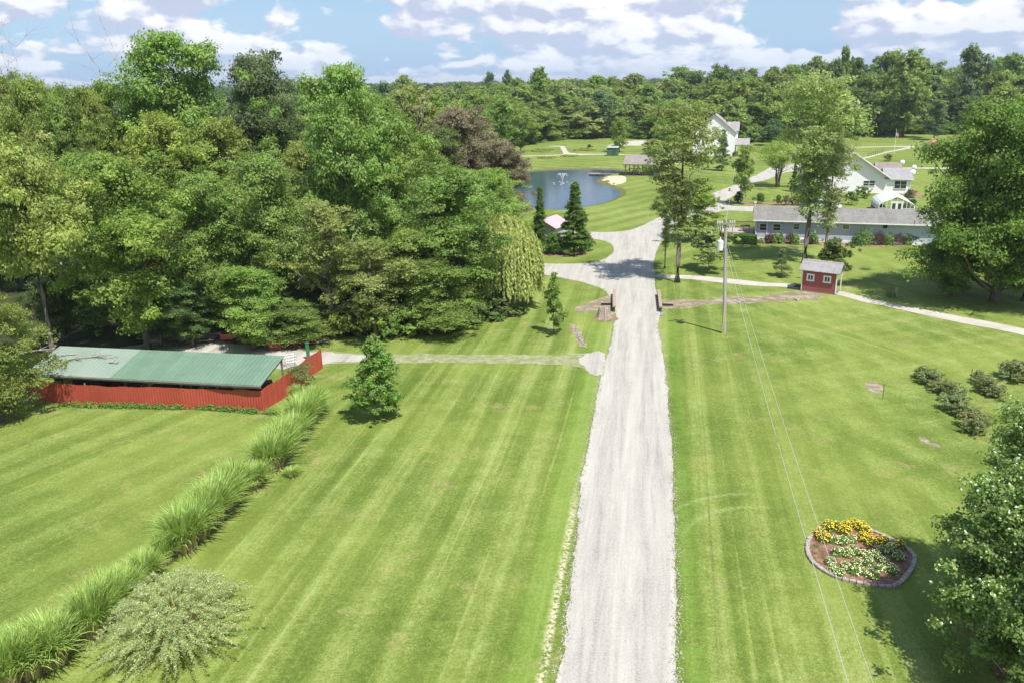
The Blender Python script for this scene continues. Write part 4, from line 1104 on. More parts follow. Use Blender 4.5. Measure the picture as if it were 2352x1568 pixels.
mb = MB(); mb.bx(-.11, .11, -.11, .11, 0, 1.3); mb.bx(-.14, .14, -.14, .14, 1.3, 1.36); mb.build('shaft', mat('green_paint', (.05, .17, .10), .6), o, bevel=.01)

def leaf_cloud(name, pts, rx, ry, rz, n, leaf, col, seed, label=None, cat='plant', group=None, kind=None, wl=.6, parent=None, z0=0, up=.5):
    """leafy mass made of soft mounds centred on pts"""
    r_ = np.random.default_rng(seed); P_ = np.array(pts, float)
    i = r_.integers(0, len(P_), n); d = r_.normal(0, 1, (n, 3)); d /= np.linalg.norm(d, axis=1, keepdims=True); d[:, 2] = np.abs(d[:, 2])
    lob = 1 + .25 * np.sin(5 * d[:, 0] + i * 1.3) * np.cos(4 * d[:, 1] + i)
    q = P_[i] + d * np.array([rx, ry, rz]) * (lob * r_.uniform(.72, 1.05, n))[:, None]
    q[:, 2] = np.maximum(q[:, 2], .02); ln = leaf * r_.uniform(.7, 1.3, n)
    me = leaves(q, d + r_.normal(0, .5, (n, 3)) + np.array([0, 0, up]), ln, ln * wl, r_, np.clip(.5 + r_.normal(0, .25, n), 0, 1), np.clip(r_.normal(.1, .4, n), -.4, 1.2), name)
    o_ = link(name, me, parent); o_.color = (*col, 1)
    if label: tag(o_, label, cat, group, kind)
    return o_
wd = []
rr = random.Random(4)
for (x0, y0), (x1, y1), k in [(ZA(720, 1110), ZA(1100, 1135), 9), (ZA(1150, 1130), ZA(2120, 1150), 30), (ZB(0, 930), ZB(900, 1000), 34), (ZB(980, 1000), ZB(1110, 1020), 4)]:
    for i in range(k):
        s_ = (i + rr.random()) / k; p_ = at(x0 + (x1 - x0) * s_, y0 + (y1 - y0) * s_ + 3); wd.append((p_[0], p_[1] - .02, rr.uniform(-.1, .12)))
leaf_cloud('weeds', wd, .34, .22, .34, 9000, .10, (.16, .27, .055), 5, 'strip of green weeds along the foot of the red metal wall', 'weeds', kind='stuff')
vn = [np.array(at(u, v, z)) for u, v, z in [(672, 850, 1.45), (686, 848, 1.5), (697, 852, 1.4), (704, 842, 1.5), (680, 862, 1.3), (690, 868, 1.2), (700, 862, 1.15), (708, 870, 1.0)]]
leaf_cloud('creeping_vine', vn, .42, .36, .28, 2600, .10, (.17, .20, .07), 6, 'brownish green vine spilling over the red metal wall near its right end', 'vine')

# ---- fallen branches on the roof, scrap behind
def branch(mb, p, d, L, r0, rg, lev=0):
    pts = [np.array(p)]; d = np.array(d, float)
    for i in range(5): d = d + rg.normal(0, .13, 3) * np.array([1, 1, .3]); d /= np.linalg.norm(d); pts.append(pts[-1] + d * L / 5)
    mb.tube(pts, [r0 * (1 - .16 * i) for i in range(6)], 5)
    if lev < 2:
        for k in range(4): e = d + rg.normal(0, .5, 3) * np.array([1, 1, .25]); branch(mb, pts[int(rg.integers(1, 5))], e / np.linalg.norm(e), L * .4, r0 * .5, rg, lev + 1)
for i, (x, y, ang, L, lab) in enumerate([(600, 560, .5, 2.6, 'dead branch lying highest on the green roof near its left end'), (760, 600, .3, 2.2, 'dead branch across the middle of the shaded part of the green roof'), (1050, 535, .1, 1.6, 'thin dead branch right of the shade on the green roof'), (900, 700, .8, 1.2, 'short dead stick low on the green roof'), (1250, 620, -.35, .7, 'small dead stick lying alone on the green roof'), (250, 520, .4, 2.4, 'tangle of grey dead branches on the left end of the green roof')]):
    p_ = at(*ZA(x, y), 2.2); ly = float(np.dot(p_ - fr.o, fr.y)); z_ = 1.87 + .75 * ly / D_ + .06; p_ = at(*ZA(x, y), z_)
    mb = MB(); branch(mb, (0, 0, 0), (math.cos(ang), math.sin(ang), .1 * math.sin(ang)), L, .06, np.random.default_rng(i + 40))
    o = thing('fallen_branch', tuple(p_), lab, 'branch'); mb.build('sticks', bkd, o)
def pile(name, uv, label, cat, n, dims, m_, seed, spread=(1, .6), h=.4, part='boards'):
    b = at(*uv); r_ = random.Random(seed); o_ = thing(name, (b[0], b[1], 0), label, cat); mb = MB()
    for i in range(n):
        zz = h * (i / n); mb.box((r_.gauss(0, spread[0] * .35), r_.gauss(0, spread[1] * .35), .06 + zz), (dims[0] * r_.uniform(.5, 1.1), dims[1] * r_.uniform(.7, 1.2), dims[2]), r_.gauss(.15, .22), r_.gauss(0, .05), r_.gauss(0, .06))
    mb.build(part, m_, o_); return o_
pile('lumber_pile', ZB(370, 315), 'pile of old split boards on the gravel yard under the trees', 'lumber', 26, (2.2, .16, .07), mat('grey_board', (.34, .29, .25), .9, .3, 3), 1, (1.6, 1.0), .5)
pile('lumber_pile', ZB(90, 285), 'long dark poles and boards stacked left of the split board pile', 'lumber', 16, (4.2, .14, .09), oldw, 2, (1.6, .8), .45)
pile('lumber_pile', ZB(930, 345), 'brown boards lying between the red trailer and the red crate', 'lumber', 12, (1.8, .15, .06), brw, 3, (1.2, .6), .3)
pile('scrap_pile', ZB(1480, 350), 'pale scrap and sticks at the shaded edge behind the red metal wall', 'scrap', 16, (1.0, .1, .06), oldw, 4, (1.6, .7), .3)
redp = mat('faded_red_paint', (.42, .10, .08), .7, .3, 3)
b = at(*ZB(1070, 400)); o = thing('crate', (b[0], b[1], 0), 'red wooden crate with a sloping lid on the gravel yard', 'crate', .1)
mb = MB()
for k in range(4): mb.bx(-.5, .5, -.32, -.28, .05 + k * .17, .19 + k * .17); mb.bx(-.5, -.46, -.28, .28, .05 + k * .17, .19 + k * .17); mb.bx(.46, .5, -.28, .28, .05 + k * .17, .19 + k * .17)
mb.build('slats', redp, o)
mb = MB(); mb.slab([(-.56, -.38, .72), (.56, -.38, .72), (.5, .3, 1.05), (-.5, .3, 1.05)], .05); mb.build('lid', redp, o)
b = at(*ZB(720, 330)); o = thing('utility_trailer', (b[0], b[1], 0), 'low dark red trailer half in the shade of the trees', 'trailer', -.05)
mb = MB(); mb.bx(-1.3, 1.3, -.5, .5, .35, .45); mb.bx(-1.3, 1.3, -.5, -.46, .45, .8); mb.bx(-1.3, 1.3, .46, .5, .45, .8); mb.bx(-1.3, -1.26, -.46, .46, .45, .8); mb.build('bed', redp, o)
for s_ in (-1, 1):
    mb = MB(); mb.tube([(0, s_ * .56 - .07, .28), (0, s_ * .56 + .07, .28)], .28, 14); mb.build('wheel', blackp, o)
mb = MB(); mb.tube([(1.3, 0, .4), (2.1, 0, .3)], .03, 6); mb.build('drawbar', steel, o)
b = at(*ZB(1240, 400)); o = thing('cultivator', (b[0], b[1], 0), 'bright red garden cultivator with wheels and an upright handle', 'cultivator', .4)
rb = mat('bright_red_paint', (.62, .05, .04), .4)
mb = MB()
for e in [((-.45, 0, .9), (.1, 0, .35)), ((.1, 0, .35), (.6, .2, .55)), ((.1, 0, .35), (.55, -.25, .2)), ((-.2, 0, .62), (.5, 0, .75)), ((.5, 0, .75), (.6, .2, .55)), ((-.3, .3, .25), (.3, .3, .3)), ((-.35, -.2, .25), (.1, 0, .35))]: mb.tube(e, .03, 6)
mb.build('frame', rb, o)
mb = MB(); mb.tube([(-.45, 0, .9), (-.52, 0, 1.35)], .025, 6); mb.build('handle', rb, o)
for s_ in (-1, 1):
    mb = MB(); mb.tube([(.1, s_ * .28 - .04, .2), (.1, s_ * .28 + .04, .2)], .2, 12); mb.build('wheel', blackp, o)
b = at(*ZA(1800, 455)); o = thing('cable_reel', (b[0], b[1], 0), 'wooden cable reel lying on its side behind the green roof', 'reel', .3)
mb = MB(); mb.tube([(-.45, 0, .55), (-.38, 0, .55)], .55, 20); mb.tube([(.38, 0, .55), (.45, 0, .55)], .55, 20); mb.build('flanges', oldw, o)
mb = MB(); mb.tube([(-.38, 0, .55), (.38, 0, .55)], .26, 16); mb.build('drum', oldw, o)
mb = MB(); o = thing('wire_cart', tuple(at(*ZB(1215, 560))), 'small wire shopping cart left on the gravel inside the red wall', 'cart', .5)
for k in range(6): mb.tube([(-.4 + k * .16, -.25, .4), (-.4 + k * .16, -.25, .85), (-.4 + k * .16, .25, .85), (-.4 + k * .16, .25, .4), (-.4 + k * .16, -.25, .4)], .012, 4)
for z_ in (.4, .62, .85): mb.tube([(-.4, -.25, z_), (.4, -.25, z_), (.4, .25, z_), (-.4, .25, z_), (-.4, -.25, z_)], .012, 4)
mb.build('basket', steel, o)
for sx, sy in ((-1, -1), (1, -1), (1, 1), (-1, 1)):
    mb = MB(); mb.tube([(sx * .35, sy * .2, .4), (sx * .35, sy * .2, .1)], .012, 4); mb.tube([(sx * .35, sy * .2 - .02, .07), (sx * .35, sy * .2 + .02, .07)], .07, 8); mb.build('leg', steel, o)

# ---- red garden shed by the walk
fl_, fr2 = at(*Z5(1202, 1222)), at(*Z5(1592, 1272))
rs = Fr(fl_, math.atan2((fr2 - fl_)[1], (fr2 - fl_)[0])); W_ = float(np.linalg.norm((fr2 - fl_)[:2])); Dp = 1.9
o = rs.thing('garden_shed', 'small red garden shed with two white windows beside the walk', 'shed')
mb = MB(); mb.bx(0, W_ - .75, 0, .05, .08, 2.2); mb.bx(0, .05, .05, Dp, .08, 2.2); mb.bx(.05, W_ - .75, Dp - .05, Dp, .08, 2.2)
mb.bx(W_ - .75, W_, 0, .05, .08, 2.2)
mb.prism([(0.0, 2.2), (Dp, 2.2), (Dp / 2, 2.85)], 'x', 0.0, .05); mb.build('wall', redwood, o)
mb = MB(); mb.bx(W_ - .80, W_ - .75, .06, Dp - .06, .08, 2.2); mb.build('end_wall', whitep, o)
mb = MB(); mb.bx(W_ - .749, W_ - .72, .45, 1.15, .10, 1.95); dr = mb.build('door', drk, o)
mb = MB(); mb.bx(-.02, W_ + .02, -.02, Dp + .02, 0, .08); mb.build('base', oldw, o)
mb = MB(); mb.bx(W_ - .04, W_ + .05, -.04, .06, .08, 2.2); mb.build('corner_post', whitep, o)
mb = MB(); mb.bx(W_ - .04, W_ + .05, Dp - .08, Dp + .02, .08, 2.2); mb.build('corner_post', whitep, o)
mb = MB(); mb.bx(-.03, .03, -.04, .0, .08, 2.2); mb.build('corner_trim', whitep, o)
mb = MB(); mb.prism([(.0, 2.2), (Dp, 2.2), (Dp / 2, 2.84)], 'x', W_ - .03, W_ + .02); mb.build('gable', whitep, o)
mb = MB(); gable_roof(mb, -.32, W_ + .30, -.30, Dp + .30, 2.12, 2.92, .07); mb.build('roof', shp, o)
mb = MB(); mb.bx(-.32, W_ + .30, Dp / 2 - .06, Dp / 2 + .06, 2.90, 2.95); mb.build('ridge_cap', mat('pale_ridge', (.55, .48, .42), .8), o)
for (xa, xb) in ((1270, 1355), (1463, 1550)):
    x0, _ = rs.wall(Z5(xa, 1060)); x1, _ = rs.wall(Z5(xb, 1085)); z0 = rs.wall(Z5((xa + xb) / 2, 1118 if xa > 1400 else 1088))[1]
    window(o, (x0 + x1) / 2, 1.42, (x1 - x0) * .62, .44, y=-.0, mull=(2, 1), fw=(x1 - x0) * .19)
b = at(*Z5(1130, 1180)); o = thing('door_mat', (b[0], b[1], .03), 'dark grey ramp mat on the walk left of the red shed', 'mat', rs.a)
mb = MB(); mb.bx(-.1, 1.1, -.2, .8, 0, .03); mb.build('mat', mat('dark_rubber', (.06, .06, .065), .8), o)

# ---- grey-blue ranch house
eL, eR = at(*Z5(655, 412), 2.6), at(*Z5(2352, 460), 2.6)
RA = math.atan2((eR - eL)[1], (eR - eL)[0]); rh = Fr(eL, RA); RL = 24.0; RD = 7.4
o = rh.thing('ranch_house', 'long low blue-grey ranch house with a grey shingle roof', 'house')
y0 = .45
mb = MB(); mb.bx(.35, RL, y0, y0 + .15, .35, 2.55); mb.bx(.35, .5, y0 + .15, RD - .45, .35, 2.55); mb.bx(.5, RL, RD - .6, RD - .45, .35, 2.55); mb.bx(RL - .15, RL - .001, y0 + .15, RD - .6, .35, 2.55)
mb.prism([(y0, 2.55), (RD - .45, 2.55), (RD / 2, 3.68)], 'x', .35, .5); mb.build('wall', blues, o)
mb = MB(); mb.bx(.33, RL + .02, y0 - .02, RD - .43, 0, .35); mb.build('foundation', whitep, o)
mb = MB(); gable_roof(mb, 0, RL + .3, 0, RD, 2.6, 3.86, .14); mb.build('roof', shg, o)
mb = MB(); mb.bx(0, RL + .3, -.09, .0, 2.48, 2.60); mb.build('gutter', whitep, o)
for xx in (.42, None):
    if xx is None: xx = rh.wall(Z5(812, 500), y0)[0]
    mb = MB(); mb.bx(xx - .04, xx + .04, y0 - .08, y0 - .005, .1, 2.48); mb.build('downspout', whitep, o)
for (xa, xb, za, zb, mu) in ((728, 806, 452, 535, (1, 2)), (882, 968, 454, 538, (1, 2)), (1113, 1186, 452, 522, (1, 2)), (1678, 1758, 465, 520, (1, 2)), (2010, 2060, 465, 505, (1, 1))):
    x0, z1 = rh.wall(Z5(xa, za), y0); x1, z0 = rh.wall(Z5(xb, zb), y0)
    if xa == 2010: continue
    window(o, (x0 + x1) / 2, (z0 + z1) / 2, x1 - x0 - .12, z1 - z0 - .12, y0 - .001, mu)
x0, z1 = rh.wall(Z5(2150, 467), y0); x1, z0 = rh.wall(Z5(2187, 505), y0)
mb = MB(); mb.bx(x0, x1, y0 - .18, y0 - .001, z0, z1); mb.build('wall_vent', drk, o)
for xx in (1020,):
    a_, z_ = rh.wall(Z5(xx, 452), y0); mb = MB(); mb.lathe([(.05, 0), (.09, .05), (.09, .12), (.04, .16)], (a_, y0 - .1, 2.3), 10); mb.build('porch_light', mat('lamp_glass', (.75, .70, .55), .4), o)
mb = MB(); mb.bx(.10, .22, RD / 2 - .1, RD / 2 + .02, 3.85, 4.2); mb.bx(0.02, .3, RD / 2 - .16, RD / 2 + .08, 4.2, 4.36); mb.build('vent_pipe', whitep, o)
# deck beside it
o = thing('deck', rh.loc(-3.9, 1.2), 'brown wooden deck with railings at the left end of the ranch house', 'deck', RA)
mb = MB()
for k in range(26): mb.bx(0, 4.1, k * .16, k * .16 + .145, .55, .60)
mb.build('floor', mat('pale_deck', (.50, .47, .43), .8), o)
for yy, nm in ((-.02, 'railing'), (4.2, 'railing')):
    mb = MB(); mb.bx(0, 4.1, yy, yy + .07, 1.42, 1.50); mb.bx(0, 4.1, yy + .01, yy + .05, .68, .74)
    for k in range(28): mb.bx(.05 + k * .148, .09 + k * .148, yy + .015, yy + .045, .74, 1.42)
    mb.build(nm, brw, o)
for xx in (0.05, 1.4, 2.75, 4.05):
    mb = MB(); mb.bx(xx - .05, xx + .05, -.04, .06, 0, 1.55); mb.build('post', brw, o)
o = thing('dining_set', rh.loc(-.9, 3.2, .6), 'dark patio table and cover on the deck of the ranch house', 'table', RA)
mb = MB(); mb.bx(-.6, .6, -.4, .4, .68, .74); mb.build('tabletop', drk, o)
for sx, sy in ((-1, -1), (1, -1), (1, 1), (-1, 1)):
    mb = MB(); mb.bx(sx * .52 - .03, sx * .52 + .03, sy * .33 - .03, sy * .33 + .03, 0, .68); mb.build('leg', drk, o)
# heat pump
b = at(*Z5(1225, 693)); o = thing('heat_pump', (b[0], b[1], 0), 'white boxed heat pump standing in the bed before the ranch house', 'heat pump', RA)
mb = MB(); mb.bx(-.45, .45, -.17, .17, .06, .78); cb = mb.build('cabinet', whitep, o, bevel=.02)
mb = MB(); mb.tube([(-.1, -.172, .42), (-.1, -.185, .42)], .27, 24); fb = mb.build('fan_grille', mat('grille_grey', (.25, .25, .25), .6), o)
mb = MB(); mb.bx(-.40, -.30, -.15, .15, 0, .06); mb.bx(.30, .40, -.15, .15, 0, .06); mb.build('feet', blackp, o)
# clipped box hedge
def hedge_box(name, a, b, w_, h_, n, leaf, col, seed, label):
    a, b = np.array(a[:2]), np.array(b[:2]); L = np.linalg.norm(b - a); r_ = np.random.default_rng(seed)
    ang = math.atan2(*(b - a)[::-1]); o_ = thing(name, (a[0], a[1], 0), label, 'hedge', ang)
    f = r_.integers(0, 5, n); p = np.c_[r_.uniform(0, L, n), r_.uniform(-w_ / 2, w_ / 2, n), r_.uniform(0, h_, n)]; nn = np.zeros((n, 3))
    top = r_.random(n) < .42
    p[top, 2] = h_; nn[top] = (0, 0, 1)
    s = ~top; side = r_.integers(0, 4, n)
    for k, (ax, val, nv) in enumerate([(1, -w_ / 2, (0, -1, 0)), (1, w_ / 2, (0, 1, 0)), (0, 0, (-1, 0, 0)), (0, L, (1, 0, 0))]):
        m_ = s & (side == k); p[m_, ax] = val; nn[m_] = nv
    wob = .06 * np.sin(p[:, 0] * 2.1 + p[:, 2] * 3) + .05 * np.sin(p[:, 1] * 5)
    p += nn * wob[:, None] + r_.normal(0, .035, (n, 3)); p[:, 2] = np.clip(p[:, 2], .02, None)
    ln = leaf * r_.uniform(.7, 1.3, n)
    me = leaves(p, nn + r_.normal(0, .55, (n, 3)), ln, ln * .6, r_, np.clip(.5 + r_.normal(0, .25, n), 0, 1), np.clip(r_.normal(0, .3, n), -.4, 1), 'foliage')
    c_ = link('foliage', me, o_); c_.color = (*col, 1)
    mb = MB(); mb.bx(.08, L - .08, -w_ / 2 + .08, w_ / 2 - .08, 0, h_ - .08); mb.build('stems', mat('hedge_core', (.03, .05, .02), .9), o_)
    return o_
hl_ = at(*Z5(360, 690)); hr_ = at(*Z5(700, 700)); hedge_box('box_hedge', (hl_[0], hl_[1] + .55), (hr_[0], hr_[1] + .55), 1.15, 1.1, 15000, .09, (.115, .225, .040), 12, 'clipped green box hedge in front of the deck')
# plants along the ranch house
DR = (.100, .040, .042); LG = (.180, .290, .075); PG = (.23, .31, .11)
plants = [  # z5 x, base y, width px, height px, colour, label
 (850, 688, 90, 105, DR, 'dark red clipped barberry nearest the downspout of the ranch house'), (920, 688, 90, 110, LG, 'leafy green plant right of the first dark red barberry'), (985, 690, 85, 110, LG, 'second leafy green plant left of the heat pump'),
 (1090, 690, 100, 115, (.13, .06, .05), 'dark red barberry with strappy leaves left of the heat pump'), (1140, 698, 80, 125, LG, 'strappy green plant touching the heat pump'),
 (760, 684, 90, 50, PG, 'low yellow-green grass tuft at the corner of the ranch house'), (1300, 695, 90, 80, DR, 'dark red barberry right of the heat pump'), (1365, 695, 110, 130, LG, 'leafy green plant left of the paired tall trunks'),
 (1860, 712, 120, 120, (.10, .20, .06), 'feathery dark green plant right of the paired trunks'), (1960, 712, 170, 180, LG, 'big leafy green plant under the wall vent side of the house'),
 (2110, 705, 125, 130, DR, 'dark red barberry below the wall vent'), (2215, 708, 120, 120, LG, 'leafy green plant between the two right-hand red barberries'), (2340, 705, 125, 125, DR, 'large dark red barberry nearest the huge tree'), (2450, 708, 110, 110, LG, 'green plant at the right end of the bed, under the huge tree')]
for i, (x, y, w_, h_, col, lab) in enumerate(plants):
    b = at(*Z5(x, y)); pp = ppm(b) * 5; rx = w_ / pp / 2 * 1.12; hh = h_ / pp * 1.12
    o = thing('barberry' if col[1] < .1 else 'garden_plant', (b[0], b[1] + rx * .9, 0), lab, 'shrub' if col[1] < .1 else 'plant')
    if col[1] < .1: leaf_cloud('foliage', [(0, 0, hh * .30), (0, 0, hh * .15)], rx * 1.1, rx * 1.1, hh * .68, 3000, .085, col, 60 + i, parent=o)
    else: leaf_cloud('foliage', [(random.uniform(-.5, .5) * rx, random.uniform(-.5, .5) * rx, 0) for k in range(7)], rx * .8, rx * .8, hh * .88, 1100, .26, col, 60 + i, wl=.38, parent=o, up=.1)

# ---- white house with the big front gable
wr = at(*Z3(820, 1100), 2.8); wh = Fr(wr, RA)
gx, gz = wh.wall(Z3(405, 800)); hw = -gx
wing_x = wh.wall(Z3(1090, 1105))[0]
o = wh.thing('white_house', 'big white house with a tall front gable and lower right wing', 'house')
mb = MB()
mb.prism([(gx * 2 + .3, 0), (-.3, 0), (-.3, 2.75), (gx, gz - .25), (gx * 2 + .3, 2.75)], 'y', .30, .5)
mb.bx(-.5, -.3, .5, 11, 0, 2.7); mb.bx(gx * 2 + .3, gx * 2 + .5, .5, 11, 0, 2.7)
mb.bx(-.3, wing_x - .35, .32, .48, 0, 2.5); mb.bx(wing_x - .55, wing_x - .35, .48, 7.5, 0, 2.5); mb.prism([(.48, 2.5), (7.5, 2.5), (4, 3.9)], 'x', wing_x - .55, wing_x - .35)
mb.build('wall', whites, o)
mb = MB(); gable_roof_y(mb, gx * 2, 0, -.35, 11.5, 2.8, gz, .18); mb.build('roof', shb, o)
rz_ = wh.wall(Z3(1085, 995), 3.9)[1]
mb = MB(); mb.slab([(-.9, .0, 2.62), (wing_x, .0, 2.62), (wing_x, 3.9, rz_), (-.9, 3.9, rz_)], .14); mb.slab([(wing_x, 7.9, 2.62), (-.9, 7.9, 2.62), (-.9, 3.9, rz_ + .002), (wing_x, 3.9, rz_ + .002)], .14); mb.build('wing_roof', shp, o)
mb = MB(); mb.slab([(gx * 2 - .03, -.43, 2.78), (gx, -.43, gz - .02), (gx, -.355, gz - .02), (gx * 2 - .03, -.355, 2.78)], .2); mb.slab([(gx, -.43, gz - .02), (.03, -.43, 2.78), (.03, -.355, 2.78), (gx, -.355, gz - .02)], .2); mb.bx(.0, wing_x, -.1, 0.0, 2.46, 2.6); mb.build('white_trim', whitep, o)
mb = MB(); mb.bx(wing_x - .48, wing_x - .38, .22, .315, .1, 2.46); mb.build('downspout', whitep, o)
for (xa, xb, za, zb) in ((510, 636, 1135, 1200), (868, 998, 1138, 1232)):
    x0, z1 = wh.wall(Z3(xa, za), .3); x1, z0 = wh.wall(Z3(xb, zb), .3); window(o, (x0 + x1) / 2, (z0 + z1) / 2, x1 - x0 - .1, z1 - z0 - .1, .299, (2, 2), .06)
# rear section of the house
xa, za = wh.wall(Z3(620, 925), 9.5); xb, _ = wh.wall(Z3(945, 930), 9.5)
mb = MB(); gable_roof(mb, -1.5, xb, 6.2, 12.8, za - 1.5, za, .14); mb.build('rear_roof', shb, o)
mb = MB(); mb.bx(-.3, xb - .3, 6.6, 12.4, 0, za - 1.55); mb.build('rear_wall', whites, o)
# garage block to the left, mostly behind the airy pair
g0 = wh.wall(Z2(1925, 800), 2)[0]
mb = MB(); gable_roof(mb, g0, gx * 2 + 1.5, .8, 8.5, 2.5, 4.3, .14); mb.build('garage_roof', shb, o)
mb = MB(); mb.bx(g0 + .3, gx * 2 + .3, 1.2, 8.1, 0, 2.45); mb.build('garage_wall', whites, o)
for k in range(2):
    mb = MB(); x0 = g0 + 1 + k * 3.4; mb.bx(x0, x0 + 2.7, 1.16, 1.199, .02, 2.1); mb.build('garage_door', mat('garage_door_white', (.70, .71, .72), .5), o)
# satellite dishes
def dish(uv, yl, z, label, s=.38):
    x, zz = wh.wall(uv, yl); o_ = thing('satellite_dish', wh.loc(x, yl, zz - .45), label, 'satellite dish', 2.6)
    mb = MB(); mb.tube([(0, 0, -.1), (0, 0, .35), (0, -.08, .45)], .025, 6); mb.build('mast', steel, o_)
    mb = MB(); n = 20; vs = []; fs = []
    for j in range(5):
        for k in range(n):
            r_ = s * j / 4; th = 2 * pi * k / n; vs.append((r_ * math.cos(th), -.12 - .12 * (r_ / s) ** 2 - r_ * math.sin(th) * .25, .45 + r_ * math.sin(th)))
    for j in range(4):
        for k in range(n): fs.append((j * n + k, (j + 1) * n + k, (j + 1) * n + (k + 1) % n, j * n + (k + 1) % n))
    mb.add(vs, fs); d_ = mb.build('reflector', whitep, o_); d_.modifiers.new('thickness', 'SOLIDIFY').thickness = .015
    mb = MB(); mb.tube([(0, -.15, .1), (0, -.5, .35)], .015, 5); mb.box((0, -.52, .38), (.07, .1, .07)); mb.build('feed_arm', steel, o_)
dish(Z3(955, 925), 9.0, 0, 'white satellite dish on the rear roof ridge of the white house')
dish(Z3(1090, 982), 4.2, 0, 'white satellite dish at the ridge end of the right wing')
dish(Z3(1075, 1040), 2.4, 0, 'white satellite dish low on the shingles of the right wing', .46)

# ---- greenhouse
gh = Fr((57.0, 117.3), RA); Wg, Lg, Hg = 4.8, 7.4, 2.75
o = gh.thing('greenhouse', 'white framed glass greenhouse with curved eaves behind the ranch house', 'greenhouse')
gprof = [(-Wg / 2, 0), (-Wg / 2, 1.25), (-Wg / 2 + .12, 1.62), (-Wg / 2 + .45, 1.88), (0, Hg), (Wg / 2 - .45, 1.88), (Wg / 2 - .12, 1.62), (Wg / 2, 1.25), (Wg / 2, 0)]
al_ = mat('white_aluminium', (.74, .75, .76), .4, .05)
for k in range(11):
    mb = MB(); yk = Lg * k / 10; mb.tube([(p_[0], yk, p_[1]) for p_ in gprof], .04 if k else .06, 5); mb.build('rib', al_, o)
mb = MB()
for p_ in gprof[1:-1]: mb.tube([(p_[0], 0, p_[1]), (p_[0], Lg, p_[1])], .025, 4)
mb.build('purlins', al_, o)
gg2, t = new_mat('greenhouse_glass')
gl_ = t.n('ShaderNodeBsdfGlossy', {'Color': (.9, .95, 1, 1), 'Roughness': .08}); tr_ = t.n('ShaderNodeBsdfTransparent', {'Color': (.86, .90, .92, 1)})
fz = t.n('ShaderNodeFresnel', {'IOR': 1.45}); mx = t.n('ShaderNodeMixShader', {0: t.m('ADD', fz.outputs[0], .06), 1: tr_.outputs[0], 2: gl_.outputs[0]})
df = t.n('ShaderNodeBsdfDiffuse', {'Color': (.62, .66, .72, 1)}); m2 = t.n('ShaderNodeMixShader', {0: .35, 1: mx.outputs[0], 2: df.outputs[0]}); finish(t, m2)
mb = MB()
for i in range(len(gprof) - 1):
    a_, b_ = gprof[i], gprof[i + 1]; mb.add([(a_[0], 0, a_[1]), (b_[0], 0, b_[1]), (b_[0], Lg, b_[1]), (a_[0], Lg, a_[1])], [(0, 1, 2, 3)])
mb.build('glazing', gg2, o)
mb = MB(); mb.bx(-Wg / 2 - .03, -Wg / 2 + .03, .05, Lg, 0, .62); mb.build('base_wall', mat('magenta_board', (.30, .05, .16), .6), o)
mb = MB()
for x in (-1.9, -1.35, -.82, 0, .82, 1.35, 1.9): zt = 2.75 - abs(x) * (.87 / 1.95) if abs(x) < 1.95 else 1.8; mb.bx(x - .03, x + .03, -.04, .03, 0, min(zt, 2.7) - .06)
mb.bx(-Wg / 2, Wg / 2, -.045, .025, 1.02, 1.08); mb.bx(-.82, .82, -.05, .03, 1.98, 2.06); mb.bx(-Wg / 2, Wg / 2, -.045, .025, 0, .35); mb.build('end_frame', al_, o)
for s_ in (-1, 1):
    mb = MB(); x0 = min(0, s_ * .78); x1 = max(0, s_ * .78)
    mb.bx(x0, x0 + .16, -.08, -.05, .03, 1.95); mb.bx(x1 - .16, x1, -.08, -.05, .03, 1.95); mb.bx(x0 + .16, x1 - .16, -.08, -.05, 1.80, 1.95); mb.bx(x0 + .16, x1 - .16, -.08, -.05, .03, .55)
    d_ = mb.build('door', whitep, o); mb = MB(); mb.bx(x0 + .161, x1 - .161, -.07, -.06, .551, 1.799); mb.build('pane', glass, d_)
for s_ in (-1, 1):
    b_ = gh.loc(s_ * 1.6, Lg / 2); bo = thing('greenhouse_bench', b_, ['bench of potted plants along the left side inside the greenhouse', 'bench of potted plants along the right side inside the greenhouse'][s_ > 0], 'bench', RA)
    mb = MB(); mb.bx(-.5, .5, -3.3, 3.3, .7, .76); mb.build('top', oldw, bo)
    for sy in (-3, 0, 3): mb = MB(); mb.bx(-.45, -.39, sy - .03, sy + .03, 0, .7); mb.bx(.39, .45, sy - .03, sy + .03, 0, .7); mb.build('leg', oldw, bo)
    leaf_cloud('potted_plants', [(random.uniform(-.3, .3), yy, .78) for yy in np.arange(-3, 3.1, .5)], .3, .3, .35, 1400, .13, (.12, .21, .06), 90 + s_, parent=bo)

